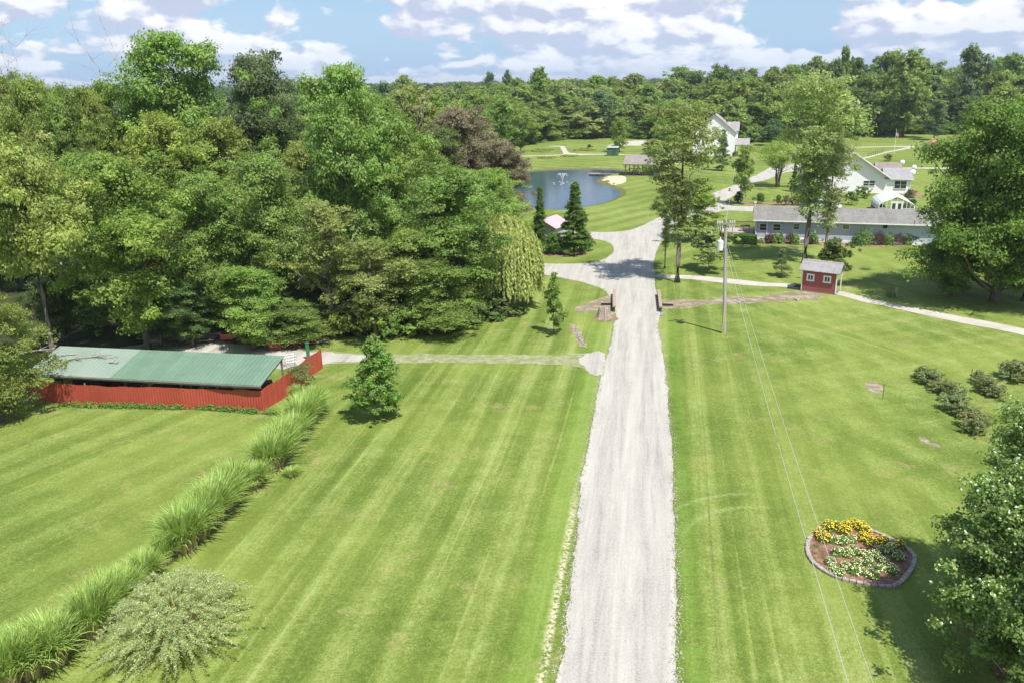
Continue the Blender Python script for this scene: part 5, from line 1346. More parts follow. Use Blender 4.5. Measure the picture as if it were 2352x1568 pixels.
# ---- cars behind the ranch house
def car(uv, yaw, col, label, cl):
    b = at(*uv); o_ = thing('parked_car', (b[0], b[1], .02), label, 'car', yaw)
    body = [(-2.15, .35), (-2.2, .62), (-2.05, .88), (-1.2, .98), (1.0, .98), (1.95, .86), (2.2, .68), (2.2, .35)]
    mb = MB(); mb.prism(body, 'y', -.86, .86); bo = mb.build('body', mat('car_' + cl, col, .25, .05, 1, spec=.6), o_, bevel=.07)
    mb = MB(); vs = [(-1.7, -.8, .96), (1.05, -.8, .96), (1.05, .8, .96), (-1.7, .8, .96), (-1.15, -.62, 1.45), (.35, -.62, 1.45), (.35, .62, 1.45), (-1.15, .62, 1.45)]
    mb.add(vs, [(0, 3, 2, 1), (4, 5, 6, 7), (0, 1, 5, 4), (1, 2, 6, 5), (2, 3, 7, 6), (3, 0, 4, 7)]); mb.build('windows', glass, o_, bevel=.03)
    mb = MB(); mb.box((-.4, 0, 1.47), (1.45, 1.2, .05)); mb.build('roof_panel', MATS['car_' + cl], o_, bevel=.02)
    for sx in (-1.35, 1.35):
        for sy in (-1, 1):
            mb = MB(); mb.tube([(sx, sy * .70, .33), (sx, sy * .89, .33)], .33, 18); w2 = mb.build('wheel', blackp, o_)
            mb = MB(); mb.tube([(sx, sy * .885, .33), (sx, sy * .90, .33)], .2, 12); mb.build('rim', steel, w2)
    for sy in (-1, 1):
        mb = MB(); mb.box((2.17, sy * .62, .68), (.08, .34, .14)); mb.build('headlight', whitep, o_)
        mb = MB(); mb.box((-2.16, sy * .62, .74), (.08, .3, .14)); mb.build('tail_light', rb, o_)
car(Z5(1370, 262), RA + .1, (.03, .03, .35), 'dark blue car parked behind the ranch house roof', 'blue')
car(Z5(1480, 290), RA + .1, (.72, .73, .74), 'white car parked in front of the blue one, behind the ranch house', 'white')

# ---- far white two-storey house
h2 = Fr(at(*Z2(1140, 716)), RA); 
pxk, pz_ = h2.wall(Z2(925, 232)); 
o = h2.thing('white_house', 'far white two-storey house half hidden behind the tall thin tree', 'house')
mb = MB(); ez = 6.0
mb.prism([(2 * pxk, 0), (0, 0), (0, ez), (pxk, pz_ - .3), (2 * pxk, ez)], 'y', 0, .2); mb.bx(-.2, 0, .2, 9, 0, ez); mb.bx(2 * pxk, 2 * pxk + .2, .2, 9, 0, ez); mb.build('wall', whites, o)
mb = MB(); gable_roof_y(mb, 2 * pxk - .4, .4, -.35, 9.4, ez - .1, pz_, .2); mb.build('roof', shp, o)
rx_, rzz = h2.wall(Z2(1208, 318), 6.0); mb = MB(); gable_roof(mb, pxk, rx_, 3.0, 9.0, rzz - 2.2, rzz, .16); mb.build('rear_roof', shp, o)
mb = MB(); mb.bx(-.0, rx_ - .3, 3.3, 8.7, 0, rzz - 2.3); mb.build('rear_wall', whites, o)
x1, z1 = h2.wall(Z2(1318, 580), 2.0); mb = MB(); mb.slab([(0, .3, z1 + .1), (x1, .3, z1), (x1, 6, z1), (0, 6, z1 + .1)], .12) if False else mb.slab([(.02, .2, z1), (x1, .2, z1), (x1, 3.2, z1 + 1.5), (.02, 3.2, z1 + 1.5)], .14); mb.build('porch_roof', shp, o)
for k in range(3):
    mb = MB(); xx = x1 - .2 - k * (x1 - .4) / 2.2; mb.bx(xx - .08, xx + .08, .3, .46, 0, z1 - .08); mb.build('porch_post', whitep, o)
for k, (fx, fz) in enumerate(((.35, 1.5), (.65, 1.5), (.35, 4.3), (.65, 4.3))): window(o, pxk * 2 * fx, fz, 1.0, 1.4, -.001, (1, 2), .08)
# small white outbuilding behind the pavilion
ob = Fr(at(*Z2(400, 800)), RA); o = ob.thing('outbuilding', 'small grey and white outbuilding right behind the pond pavilion', 'shed')
x1, z1 = ob.wall(Z2(520, 690)); mb = MB(); mb.bx(0, x1, 0, 3.5, 0, z1 - .3); mb.build('wall', mat('grey_green_wall', (.42, .44, .41), .7), o)
mb = MB(); mb.bx(x1 * .35, x1 * .9, -.04, -.001, 0, z1 * .78); mb.build('door', whitep, o)
mb = MB(); gable_roof(mb, -.3, x1 + .3, -.3, 3.8, z1 - .32, z1 + .7, .1); mb.build('roof', shp, o)

# ---- pavilion, dock and fountain
pv = Fr(at(*Z1(1300, 845)), RA); pw = pv.wall(Z1(1695, 850))[0]; hd = 3.4; zr = pv.wall(Z1(1545, 602), hd)[1]; ze = pv.wall(Z1(1500, 716), -.5)[1]
o = pv.thing('pavilion', 'open timber pavilion with a shake roof at the edge of the pond', 'pavilion')
mb = MB(); gable_roof(mb, -.45, pw + .5, -.5, hd * 2 + .5, ze, zr, .14); mb.build('roof', shw, o)
drw = mat('dark_timber', (.10, .085, .07), .85, .3)
for iy, yy in enumerate((0, hd * 2)):
    for k in range(5):
        mb = MB(); xx = pw * k / 4; mb.bx(xx - .08, xx + .08, yy - .08, yy + .08, 0, ze + .02)
        for s_ in (-1, 1): mb.tube([(xx, yy, ze - .75), (xx + s_ * .55, yy, ze - .05)], .04, 4)
        mb.build('post', drw if k < 4 or iy else oldw, o)
mb = MB()
for yy in (0, hd * 2): mb.bx(0, pw, yy - .06, yy + .06, ze - .15, ze - .0)
for k in range(5): mb.tube([(pw * k / 4, 0, ze), (pw * k / 4, hd, zr - .2)], .06, 4); mb.tube([(pw * k / 4, hd * 2, ze), (pw * k / 4, hd, zr - .2)], .06, 4)
mb.build('beams', drw, o)
mb = MB(); mb.bx(0.1, pw - .1, hd * 2 - .03, hd * 2 + .05, .75, .85); mb.bx(-.03, .05, .1, hd * 2 - .1, .75, .85); mb.bx(0.1, pw * .6, -.03, .05, .75, .85)
for k in range(18): mb.bx(.2 + k * (pw - .4) / 18, .24 + k * (pw - .4) / 18, hd * 2 - .02, hd * 2 + .04, 0.05, .75)
mb.build('railing', drw, o)
mb = MB(); mb.bx(-.1, pw + .1, -.1, hd * 2 + .1, 0.0, .06); mb.build('floor', mat('dirt_floor', (.20, .17, .13), .9), o)
for k in range(3):
    t_ = thing('picnic_table', pv.loc(1.6 + k * 2.3, hd, .06), ['picnic table under the left third of the pavilion', 'picnic table in the middle of the pavilion', 'picnic table under the right third of the pavilion'][k], 'table', RA, 'picnic tables in the pavilion')
    mb = MB(); mb.bx(-.4, .4, -.9, .9, .7, .75); mb.build('tabletop', drw, t_)
    for s_ in (-1, 1):
        mb = MB(); mb.bx(s_ * .7 - .13, s_ * .7 + .13, -.9, .9, .42, .46); mb.build('bench', drw, t_)
    for s_ in (-1, 1):
        mb = MB(); mb.bx(-.75, .75, s_ * .6 - .04, s_ * .6 + .04, .36, .42); mb.tube([(-.6, s_ * .6, 0), (-.25, s_ * .6, .7)], .04, 4); mb.tube([(.6, s_ * .6, 0), (.25, s_ * .6, .7)], .04, 4); mb.build('leg', drw, t_)
b = at(*Z1(1643, 848)); o = thing('barrel', (b[0], b[1], 0), 'bright blue plastic barrel at the right front of the pavilion', 'barrel')
mb = MB(); mb.lathe([(.27, 0), (.30, .06), (.30, .3), (.32, .33), (.30, .36), (.30, .62), (.32, .65), (.30, .68), (.30, .9), (.27, .95)], n=20); mb.build('drum', mat('blue_plastic', (.02, .22, .55), .4), o)
d0 = at(*Z1(882, 822), -.1); d1 = at(*Z1(1330, 830), -.1); dk = Fr(d0, math.atan2((d1 - d0)[1], (d1 - d0)[0])); DL = float(np.linalg.norm((d1 - d0)[:2]))
o = dk.thing('dock', 'low reddish wooden dock reaching into the pond from the pavilion', 'dock')
mb = MB(); rr = random.Random(8); x = 0
while x < DL:
    w2 = 1.6 if x < 2.4 else .65; mb.bx(x, x + .14, -w2 * .3, w2, -.12 + rr.uniform(-.005, .005), -.07); x += .155
mb.build('planks', mat('dock_wood', (.33, .22, .17), .85, .3), o)
mb = MB()
for x in np.arange(.2, DL, 1.5):
    for yy in (-.15, .55): mb.tube([(x, yy, -1.2), (x, yy, -.13)], .06, 6)
mb.build('piles', drw, o)
fp = at(*Z1(578, 932), WZ); fh = aty(*Z1(578, 828), fp[1])[2] - WZ
o = thing('fountain', (fp[0], fp[1], WZ), 'small spraying fountain floating in the middle of the pond', 'fountain')
sp, t = new_mat('spray'); dd = t.n('ShaderNodeBsdfDiffuse', {'Color': (.85, .88, .92, 1)}); tp = t.n('ShaderNodeBsdfTransparent'); finish(t, t.n('ShaderNodeMixShader', {0: .32, 1: dd.outputs[0], 2: tp.outputs[0]}))
for k in range(9):
    a = 2 * pi * k / 9; R_ = .95; pts = [(math.cos(a) * R_ * s, math.sin(a) * R_ * s, .1 + fh * 1.02 * (1 - (2 * s * .62 - .98) ** 2)) for s in np.linspace(0, 1, 9)]
    mb = MB(); mb.tube(pts, [.02, .02, .025, .03, .03, .03, .025, .02, .015], 5); rr = random.Random(k)
    for q in range(26): s = rr.uniform(.6, 1.25); z = max(.0, .1 + fh * (1 - (2 * s * .62 - .98) ** 2) + rr.gauss(0, .08)); mb.box((math.cos(a) * R_ * s + rr.gauss(0, .07), math.sin(a) * R_ * s + rr.gauss(0, .07), z), (.03, .03, .05))
    mb.build('jet', sp, o)
mb = MB(); mb.lathe([(.45, -.1), (.5, 0), (.42, .08), (.1, .12)], n=16); mb.build('float', mat('float_grey', (.3, .3, .3), .6), o)
for k in range(7):
    a = 2 * pi * k / 7; mb = MB(); mb.lathe([(.04, .0), (.2, .012), (.21, .02), (.07, .03)], (math.cos(a) * 1.9, math.sin(a) * 2.6, 0), 14); mb.build('splash', mat('foam', (.7, .74, .78), .7), o)

# green shed on the far lawn
gs = Fr(at(*Z1(1088, 617)), RA); gw, _ = gs.wall(Z1(1210, 617)); gt = gs.wall(Z1(1150, 520))[1]
o = gs.thing('green_shed', 'small dark green shed on the far lawn beyond the pavilion', 'shed')
mb = MB(); mb.bx(0, gw, 0, 2.4, 0, gt - .15); mb.build('wall', ribbed('dark_green_siding', (.06, .13, .085), (.08, .16, .10), .3, .7), o)
mb = MB(); mb.slab([(-.15, -.15, gt - .06), (gw + .15, -.15, gt - .06), (gw + .15, 2.6, gt + .12), (-.15, 2.6, gt + .12)], .08); mb.build('roof', mat('tin_roof', (.42, .42, .42), .5), o)
mb = MB(); mb.bx(gw * .55, gw * .85, -.03, -.001, 0, gt * .75); mb.build('door', mat('green_door', (.05, .11, .07), .7), o)

# ---- gazebo, flag, fence, far bits
gb = at(*Z3(1335, 806)); gpm = ppm(gb) * 5; gr = 190 / gpm / 2; gzt = aty(*Z3(1352, 646), gb[1] + gr)[2]; gze = aty(*Z3(1300, 716), gb[1])[2]
o = thing('gazebo', (gb[0], gb[1] + gr, 0), 'wooden gazebo with an orange-brown two-tier roof on the far lawn', 'gazebo', .2)
cd = mat('cedar_roof', (.40, .22, .14), .85, .25, 3)
def octo(r_, z, n=8): return [(r_ * math.cos(2 * pi * k / n), r_ * math.sin(2 * pi * k / n), z) for k in range(n)]
mb = MB(); v1, v2 = octo(gr * 1.05, gze), octo(gr * .28, gze + (gzt - gze) * .66); mb.add(v1 + v2 + octo(gr * 1.0, gze - .12), [(i, (i + 1) % 8, 8 + (i + 1) % 8, 8 + i) for i in range(8)] + [tuple(range(8, 16))] + [(16 + i, 16 + (i + 1) % 8, (i + 1) % 8, i) for i in range(8)]); mb.build('roof', cd, o)
mb = MB(); mb.add(octo(gr * .36, gze + (gzt - gze) * .72) + [(0, 0, gzt)], [(i, (i + 1) % 8, 8) for i in range(8)] + [tuple(range(8))]); mb.build('cupola', cd, o)
for k in range(8):
    p_ = octo(gr * .88, 0)[k]; mb = MB(); mb.bx(p_[0] - .09, p_[0] + .09, p_[1] - .09, p_[1] + .09, 0, gze - .05); mb.build('post', brw, o)
mb = MB(); pp_ = octo(gr * .88, 0)
for k in range(8):
    if k == 5: continue
    a_, b_ = np.array(pp_[k]), np.array(pp_[(k + 1) % 8])
    for z_ in (.3, 1.05): mb.tube([a_ + [0, 0, z_], b_ + [0, 0, z_]], .05, 4)
    for s_ in np.linspace(.1, .9, 7): q = a_ + (b_ - a_) * s_; mb.tube([q + [0, 0, .3], q + [0, 0, 1.05]], .06, 4)
mb.build('railing', mat('cedar_rail', (.26, .14, .10), .85), o)
mb = MB(); mb.add(octo(gr * .95, 0.0) + octo(gr * .95, .28), [tuple(range(8, 16))] + [(i, (i + 1) % 8, 8 + (i + 1) % 8, 8 + i) for i in range(8)]); mb.build('floor', brw, o)
fb_ = at(*Z3(860, 826)); ft = aty(*Z3(889, 552), fb_[1])
o = thing('flagpole', (fb_[0], fb_[1], 0), 'white flagpole with a small drooping flag on the far lawn', 'flagpole')
mb = MB(); mb.tube([(0, 0, 0), (ft[0] - fb_[0], 0, ft[2])], [.06, .035], 8); mb.lathe([(.0, 0), (.09, .08), (.0, .16)], (ft[0] - fb_[0], 0, ft[2]), 8); mb.build('pole', whitep, o)
tx, tz = ft[0] - fb_[0], ft[2]
cols_ = [mat('flag_red', (.5, .03, .04), .8), mat('flag_white', (.75, .75, .75), .8), mat('flag_blue', (.03, .05, .22), .8)]
mb = MB()
for k in range(13):
    mb.cur = k % 2
    for j in range(8):
        x0, x1 = .06 + j * .075, .06 + (j + 1) * .075
        z0, z1 = tz - .25 - k * .085 - j * .09, tz - .25 - k * .085 - (j + 1) * .09
        y0_, y1_ = .05 * math.sin(j * 1.4), .05 * math.sin((j + 1) * 1.4)
        if j < 4 and k < 7: mb.cur = 2
        else: mb.cur = k % 2
        mb.add([(tx + x0, y0_, z0), (tx + x1, y1_, z1), (tx + x1, y1_, z1 - .085), (tx + x0, y0_, z0 - .085)], [(0, 1, 2, 3)])
fl = mb.build('flag', cols_, o); fl.modifiers.new('thickness', 'SOLIDIFY').thickness = .01
for k in range(9):
    b = at(*Z3(560 + k * 21, 862 - k * 5.2)); t_ = thing('fence_post', (b[0], b[1], 0), ['short brown post, leftmost of the row by the far dirt track', 'second brown post of the row by the far dirt track', 'third brown post of the row by the far dirt track', 'fourth brown post of the row by the far dirt track', 'middle brown post of the row by the far dirt track', 'sixth brown post of the row by the far dirt track', 'seventh brown post of the row by the far dirt track', 'eighth brown post of the row by the far dirt track', 'rightmost brown post of the row, nearest the flagpole'][k], 'post', 0, 'brown posts by the far dirt track')
    mb = MB(); mb.tube([(0, 0, 0), (0, 0, .95)], .07, 6); mb.tube([(0, 0, .95), (0, 0, 1.0)], [.07, .03], 6); mb.build('shaft', brw, t_)
for (fx, fy, w_, h_, col, lab) in [(340, 560, 190, 60, (.16, .22, .05), 'yellow flowering bed left of the bend in the far path'), (840, 550, 230, 60, (.16, .22, .05), 'yellow flowering bed right of the bend in the far path'), (380, 642, 200, 18, (.20, .24, .05), 'low yellow flower strip below the far path, the left one'), (660, 622, 160, 20, (.22, .24, .05), 'low yellow flower strip below the far path, the right one')]:
    b = at(*Z1(fx, fy)); pp = ppm(b) * 5; rx = w_ / pp / 2; ry = h_ / pp / 2 / .10 * .75; ry = min(ry, 4.5)
    o = thing('flower_patch', (b[0], b[1], 0), lab, 'flower bed', RA); r_ = random.Random(fx)
    pts = [(r_.uniform(-1, 1) * rx, r_.uniform(-1, 1) * ry, 0) for _ in range(26)]
    leaf_cloud('foliage', pts, .8, .8, .35, 3500, .22, col, fx, parent=o)
    bl = leaf_cloud('blossoms', [(p_[0], p_[1], .12) for p_ in pts], .7, .7, .33, 500, .16, (.75, .45, .06), fx + 1, parent=o); bl.data.materials.clear(); bl.data.materials.append(BL); bl.color = (.62, .50, .14, 1)
def shrub(uv, w_px, h_px, zoom, key, col, label, name='shrub', cat='shrub'):
    b = at(*uv); pp = ppm(b) * zoom; s = w_px / pp / 2 / PROTO[key]['R']; return place_tree(name, key, (b[0], b[1] + s * .5, 0), s, h_px / pp / PROTO[key]['H'], col, label, cat)
shrub(Z1(890, 530), 75, 42, 5, 'bush0', (.06, .07, .05), 'dark round bush inside the right far flower bed')
shrub(Z3(800, 918), 125, 85, 5, 'bush1', (.17, .20, .06), 'rounded bush on the lawn left of the flagpole')
shrub(Z2(1200, 1258), 150, 140, 5, 'bush2', (.05, .11, .045), 'dark green shrub left of the smaller one, by the driveway bend')
shrub(Z2(1440, 1262), 150, 120, 5, 'bush0', (.10, .17, .04), 'green shrub with yellow leaves between the dark shrub and the tall grasses')
for i, (x, w_) in enumerate([(1650, 110), (1740, 130), (1830, 140), (1920, 110)]):
    shrub(Z2(x, 1280), w_, 120, 5, f'bush{i % 3}', [(.14, .20, .06), (.22, .26, .12), (.20, .22, .11), (.13, .19, .06)][i], ['green shrub at the left end of the row behind the ranch roof', 'pale tufted shrub second in the row behind the ranch roof', 'tufted shrub third in the row behind the ranch roof', 'shrub at the right end of the row behind the ranch roof'][i])
shrub(Z3(380, 1420), 190, 160, 5, 'bush1', (.20, .28, .09), 'yellow-green shrub left of the greenhouse')
shrub(Z3(520, 1340), 200, 140, 5, 'bush2', (.17, .26, .06), 'bright shrub before the white gable, behind the greenhouse')
shrub(Z3(1050, 1370), 170, 130, 5, 'bush0', (.20, .16, .13), 'pinkish brown shrub at the corner of the white house')
shrub(Z3(920, 1350), 110, 60, 5, 'bush1', (.13, .20, .06), 'low green shrub under the large window of the white house')
shrub(Z3(1080, 1420), 120, 70, 5, 'bush2', (.06, .13, .07), 'dark blue-green shrub right of the greenhouse')
shrub(Z2(1970, 1130), 180, 330, 5, 'bush0', (.10, .17, .045), 'tall dense shrub in front of the garage of the white house')
# pale roofed building behind the huge tree
pb = Fr((69.0, 90.0), RA); o = pb.thing('outbuilding', 'pale roofed building glimpsed through the huge bright tree at the right edge', 'building')
mb = MB(); mb.bx(0, 16, 0, 7, 0, 2.6); mb.build('wall', whites, o); mb = MB(); gable_roof(mb, -.4, 16.4, -.4, 7.4, 2.6, 4.4, .14); mb.build('roof', mat('pale_metal_roof', (.52, .54, .58), .45), o)
# low carport with the pink-red roof beside the arborvitae
ck = at(*Z4(470, 352)); pk = Fr((5.0, 104.5), rad(-30)); o = pk.thing('red_roofed_shed', 'little shed with a red metal roof, right slope painted with glare, between the two arborvitae', 'shed')
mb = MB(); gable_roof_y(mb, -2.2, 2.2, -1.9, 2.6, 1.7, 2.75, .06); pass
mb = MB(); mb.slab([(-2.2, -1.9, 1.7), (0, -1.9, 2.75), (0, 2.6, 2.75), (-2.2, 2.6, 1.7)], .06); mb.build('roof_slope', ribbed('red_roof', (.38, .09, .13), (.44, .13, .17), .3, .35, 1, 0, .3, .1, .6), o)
mb = MB(); mb.slab([(0, -1.9, 2.752), (2.2, -1.9, 1.7), (2.2, 2.6, 1.7), (0, 2.6, 2.752)], .06); mb.build('roof_slope', ribbed('red_roof_glare', (.56, .33, .37), (.62, .42, .45), .3, .35, 1, 0, .3, .1, .6), o)  # right slope: glare on the same red metal, put into a paler colour
mb = MB(); mb.prism([(-1.9, 0), (1.9, 0), (1.9, 1.7), (0, 2.6), (-1.9, 1.7)], 'y', -1.6, 2.3); mb.build('wall', mat('shed_grey', (.40, .41, .42), .7), o)

# ---- poles and wires
ub = at(1663, 765); ut = aty(1667, 504, ub[1]); lean = (ut - ub)[:2]
o = thing('utility_pole', (ub[0], ub[1], 0), 'tall grey wooden utility pole with a transformer on the right-hand lawn', 'utility pole')
Ht = float(ut[2]); LX = float(lean[0])
mb = MB(); mb.tube([(0, 0, -.2), (LX * .5, 0, Ht * .5), (LX, 0, Ht)], [.155, .13, .10], 12); mb.build('pole', polem, o)
mb = MB(); mb.box((LX, -.16, Ht - .35), (1.5, .10, .12), .1); ca = mb.build('crossarm', oldw, o)
ins = mat('porcelain', (.62, .64, .66), .3)
for k, xx in enumerate((-.68, -.5, -.32, .32, .5, .68)):
    mb = MB(); mb.lathe([(.035, 0), (.05, .04), (.035, .08), (.055, .12), (.03, .2)], (LX + xx, -.16 + xx * .1, Ht - .29), 8); mb.tube([(LX + xx * .98, -.2, Ht - .42), (LX + xx * .85, -.22, Ht - .75)], .03, 5); mb.build('insulator', ins, ca)
tzc = aty(1656, 575, ub[1])[2]
mb = MB(); mb.lathe([(.20, 0), (.235, .03), (.235, .74), (.22, .78), (.10, .84)], (LX * .8 - .42, -.05, tzc), 20); tf = mb.build('transformer', mat('transformer_grey', (.66, .68, .69), .45), o)
mb = MB(); mb.lathe([(.04, 0), (.06, .05), (.04, .1), (.05, .15), (.02, .22)], (LX * .8 - .42, -.05, tzc + .84), 8); mb.build('bushing', ins, tf)
mb = MB(); mb.bx(LX * .8 - .2, LX * .8, -.09, -.01, tzc + .2, tzc + .28); mb.bx(LX * .8 - .2, LX * .8, -.09, -.01, tzc + .55, tzc + .63); mb.build('bracket', steel, tf)
mb = MB(); mb.tube([(-.18, -.12, 0), (-.17, -.12, 2.3)], .035, 6); mb.build('cable_guard', mat('yellow_guard', (.55, .42, .08), .6), o)
mb = MB(); mb.tube([(.12, -.1, .1), (LX * .75 + .13, -.1, Ht * .75)], .02, 5); mb.build('ground_wire', wirem, o)
def wire(a, b, sag, label, r_=.014, n=24):
    a, b = np.array(a), np.array(b); pts = []
    for i in range(n + 1):
        s = i / n; p = a * (1 - s) + b * s; p = p - np.array([0, 0, sag * 4 * s * (1 - s)]); pts.append(p - a)
    o_ = thing('power_line', tuple(a), label, 'wire'); mb = MB(); mb.tube(pts, r_, 5); mb.build('wire', wirem, o_)
att1 = aty(1672, 562, ub[1]); att2 = aty(1675, 600, ub[1])
# passing close to the camera's right and on to the next pole behind it
e1 = at(2030, 1568, 7.2); e2 = at(1965, 1568, 6.7)
def beyond(a, e, k=1.5): return a + (e - a) * k
wire(att1, beyond(att1, e1, 1.35), .75, 'right one of the two power lines running down from the utility pole', .0065)
wire(att2, beyond(att2, e2, 1.35), .62, 'left one of the two power lines running down from the utility pole', .008)
wire(ut + [0, 0, -.1], at(1692, 352, 6.0), 1.2, 'thin power line running from the pole top towards the far white house', .012)
pb_ = at(1310, 568); pt = aty(1311, 462, pb_[1]); o = thing('utility_pole', (pb_[0], pb_[1], 0), 'shorter pale wooden pole in front of the tall arborvitae', 'utility pole')
mb = MB(); mb.tube([(0, 0, -.2), (0, 0, pt[2])], [.16, .12], 10); mb.build('pole', polem, o)
mb = MB(); mb.bx(-.5, .12, -.2, -.12, pt[2] - .7, pt[2] - .55); mb.build('crossarm', oldw, o)
mb = MB(); mb.lathe([(.06, 0), (.1, .12), (.1, .35), (.05, .4)], (.14, -.2, pt[2] - 2.6), 8); mb.build('yard_lamp', whitep, o)

# ---- culvert headwalls, brush stack, small ground things
for (a_, b_, lab, sx) in [(Z4(1172, 1035), Z4(1172, 1232), 'brown timber headwall on the left side of the drive over the culvert', -1), (Z4(1682, 1040), Z4(1706, 1236), 'brown timber headwall on the right side of the drive over the culvert', 1)]:
    p0, p1 = at(*a_), at(*b_); ang = math.atan2((p1 - p0)[1], (p1 - p0)[0]); L = float(np.linalg.norm((p1 - p0)[:2]))
    o = thing('culvert_headwall', (p0[0], p0[1], 0), lab, 'headwall', ang)
    hm = mat('headwall_timber', (.33, .25, .195), .85, .25, 2)
    mb = MB(); mb.bx(0, L, -.14, .14, .42, .56); mb.build('cap', hm, o)
    mb = MB(); mb.bx(0.05, L - .05, -.09, .09, 0, .42); mb.build('boards', mat('dark_headwall', (.07, .055, .045), .9), o)
    mb = MB(); s_ = -sx; w0, w1 = sorted((.16 * -s_ if 0 else s_ * -.16, s_ * -1.7)); 
    y0_, y1_ = (.16, 1.5) if sx > 0 else (-1.5, -.16)
    mb.bx(L * .62, L * .62 + .12, y0_ * .8, y1_ * .8, .0, .2); mb.build('wing_beam', mat('black_pipe', (.035, .035, .035), .5), o)
b = at(*Z4(1050, 1302)); tz_ = aty(*Z4(1050, 1182), b[1])[2]; o = thing('stump', (b[0], b[1], 0), 'weathered tree stump with ridged grey bark left of the drive', 'stump')
mb = MB(); n = 30; prof_ = [(.72, -.05), (.58, .2), (.46, .55), (.38, .85), (.33, tz_ * 1.0)]; vs = []
for j, (r_, z_) in enumerate(prof_):
    for k in range(n): th = 2 * pi * k / n; q = r_ * (1 + .12 * (k % 2) + .09 * math.sin(5 * th + 1)); vs.append((q * math.cos(th), q * math.sin(th), z_ + (.08 * math.sin(3 * th) if j == 4 else 0)))
fs = [(j * n + k, j * n + (k + 1) % n, (j + 1) * n + (k + 1) % n, (j + 1) * n + k) for j in range(4) for k in range(n)]; mb.add(vs, fs + [tuple(4 * n + k for k in range(n))]); mb.build('bark', mat('stump_bark', (.33, .27, .22), .9, .55, 4, stretch=(3, 3, .6), bump=.8), o)
sheet('mulch_bed', [(b[0] + 1.15 * math.cos(a) + .2, b[1] + .95 * math.sin(a) - .1) for a in np.linspace(0, 2 * pi, 14)[:-1]], 0.03, MATS['bark_mulch'], 0.06, 0.1, 1, 50)
b = at(*Z5(2290, 1292)); o = thing('stump', (b[0], b[1], 0), 'pale upright stump with weeds around it at the edge of the huge tree shadow', 'stump')
mb = MB(); mb.lathe([(.20, -.05), (.165, .2), (.16, .6), (.17, .85)], n=14); mb.build('bark', mat('stump_pale', (.36, .29, .23), .9, .4, 5, bump=.6), o)
leaf_cloud('weeds', [(b[0] - .35, b[1] - .1, 0), (b[0] - .6, b[1] + .1, 0)], .3, .3, .5, 500, .12, (.22, .28, .10), 71, 'weedy tuft against the pale upright stump', 'weeds')
def rocks(uvs, label, smin=.08, smax=.2, zoomf=Z5, seed=1, name='rock', grp=None):
    r_ = random.Random(seed)
    for i, (x, y) in enumerate(uvs):
        b = at(*zoomf(x, y)); s = r_.uniform(smin, smax); me = MB(); pr = []
        bm_ = bmesh.new(); bmesh.ops.create_icosphere(bm_, subdivisions=2, radius=s)
        for v_ in bm_.verts: v_.co *= 1 + r_.uniform(-.16, .16); v_.co.z = v_.co.z * .6 + s * .35
        m_ = bpy.data.meshes.new('rock'); bm_.to_mesh(m_); bm_.free(); m_.materials.append(MATS['rock'])
        o_ = link(name, m_); o_.location = (b[0], b[1], 0); o_.rotation_euler = (0, 0, r_.uniform(0, 6)); tag(o_, label, 'rock', grp)
rocks([(480, 1325), (500, 1345), (520, 1330), (535, 1350), (490, 1365), (450, 1350), (515, 1362), (1150, 1330), (1165, 1338)], 'pale rock in the bare swale behind the utility pole', .1, .22, Z5, 3, grp='rocks in the right-hand swale')
rr = random.Random(12)
rocks([(690 + (y - 1390) * .62 + rr.gauss(0, 14), y) for y in np.linspace(1385, 1640, 46)], 'pale rock in the little gully between the sapling and the drive', .05, .12, Z4, 4, grp='rocks in the gully by the sapling')
rocks([(1120 + rr.gauss(0, 40), 1250 + rr.gauss(0, 14)) for _ in range(18)] + [(1230 + 500 + rr.gauss(0, 26), 1255 + rr.gauss(0, 12)) for _ in range(12)], 'white rock spilled at the foot of a culvert headwall', .06, .14, Z4, 5, grp='rocks by the culvert')
b = at(*Z5(1113, 770)); o = thing('manhole_cover', (b[0], b[1], .02), 'round concrete lid in the lawn before the ranch house', 'manhole cover')
mb = MB(); mb.lathe([(.38, -.02), (.38, .06), (.34, .08)], n=20); mb.build('lid', mat('lid_concrete', (.42, .38, .36), .9), o)
def stake(zf, top, base, label, r_=.02, leanx=True):
    b = at(*zf(*base)); t_ = aty(*zf(*top), b[1]); o_ = thing('stake', (b[0], b[1], 0), label, 'stake'); mb = MB(); mb.tube([(0, 0, 0), (t_[0] - b[0], 0, t_[2])], r_, 6); mb.tube([(t_[0] - b[0] - .03, 0, t_[2] - .1), (t_[0] - b[0] + .05, 0, t_[2] - .1)], .015, 4); mb.build('rod', mat('rusty_iron', (.13, .09, .07), .8), o_)
stake(ZG, (230, 340), (215, 488), 'thin rusty stake beside the bare dirt patch on the right lawn')
stake(ZG, (1075, 190), (1058, 322), 'thin rusty stake at the upper end of the right berry row')
stake(ZG, (975, 490), (962, 610), 'thin rusty stake inside the left berry row')
stake(ZG, (1340, 440), (1310, 520), 'thin rusty stake at the lower end of the right berry row')
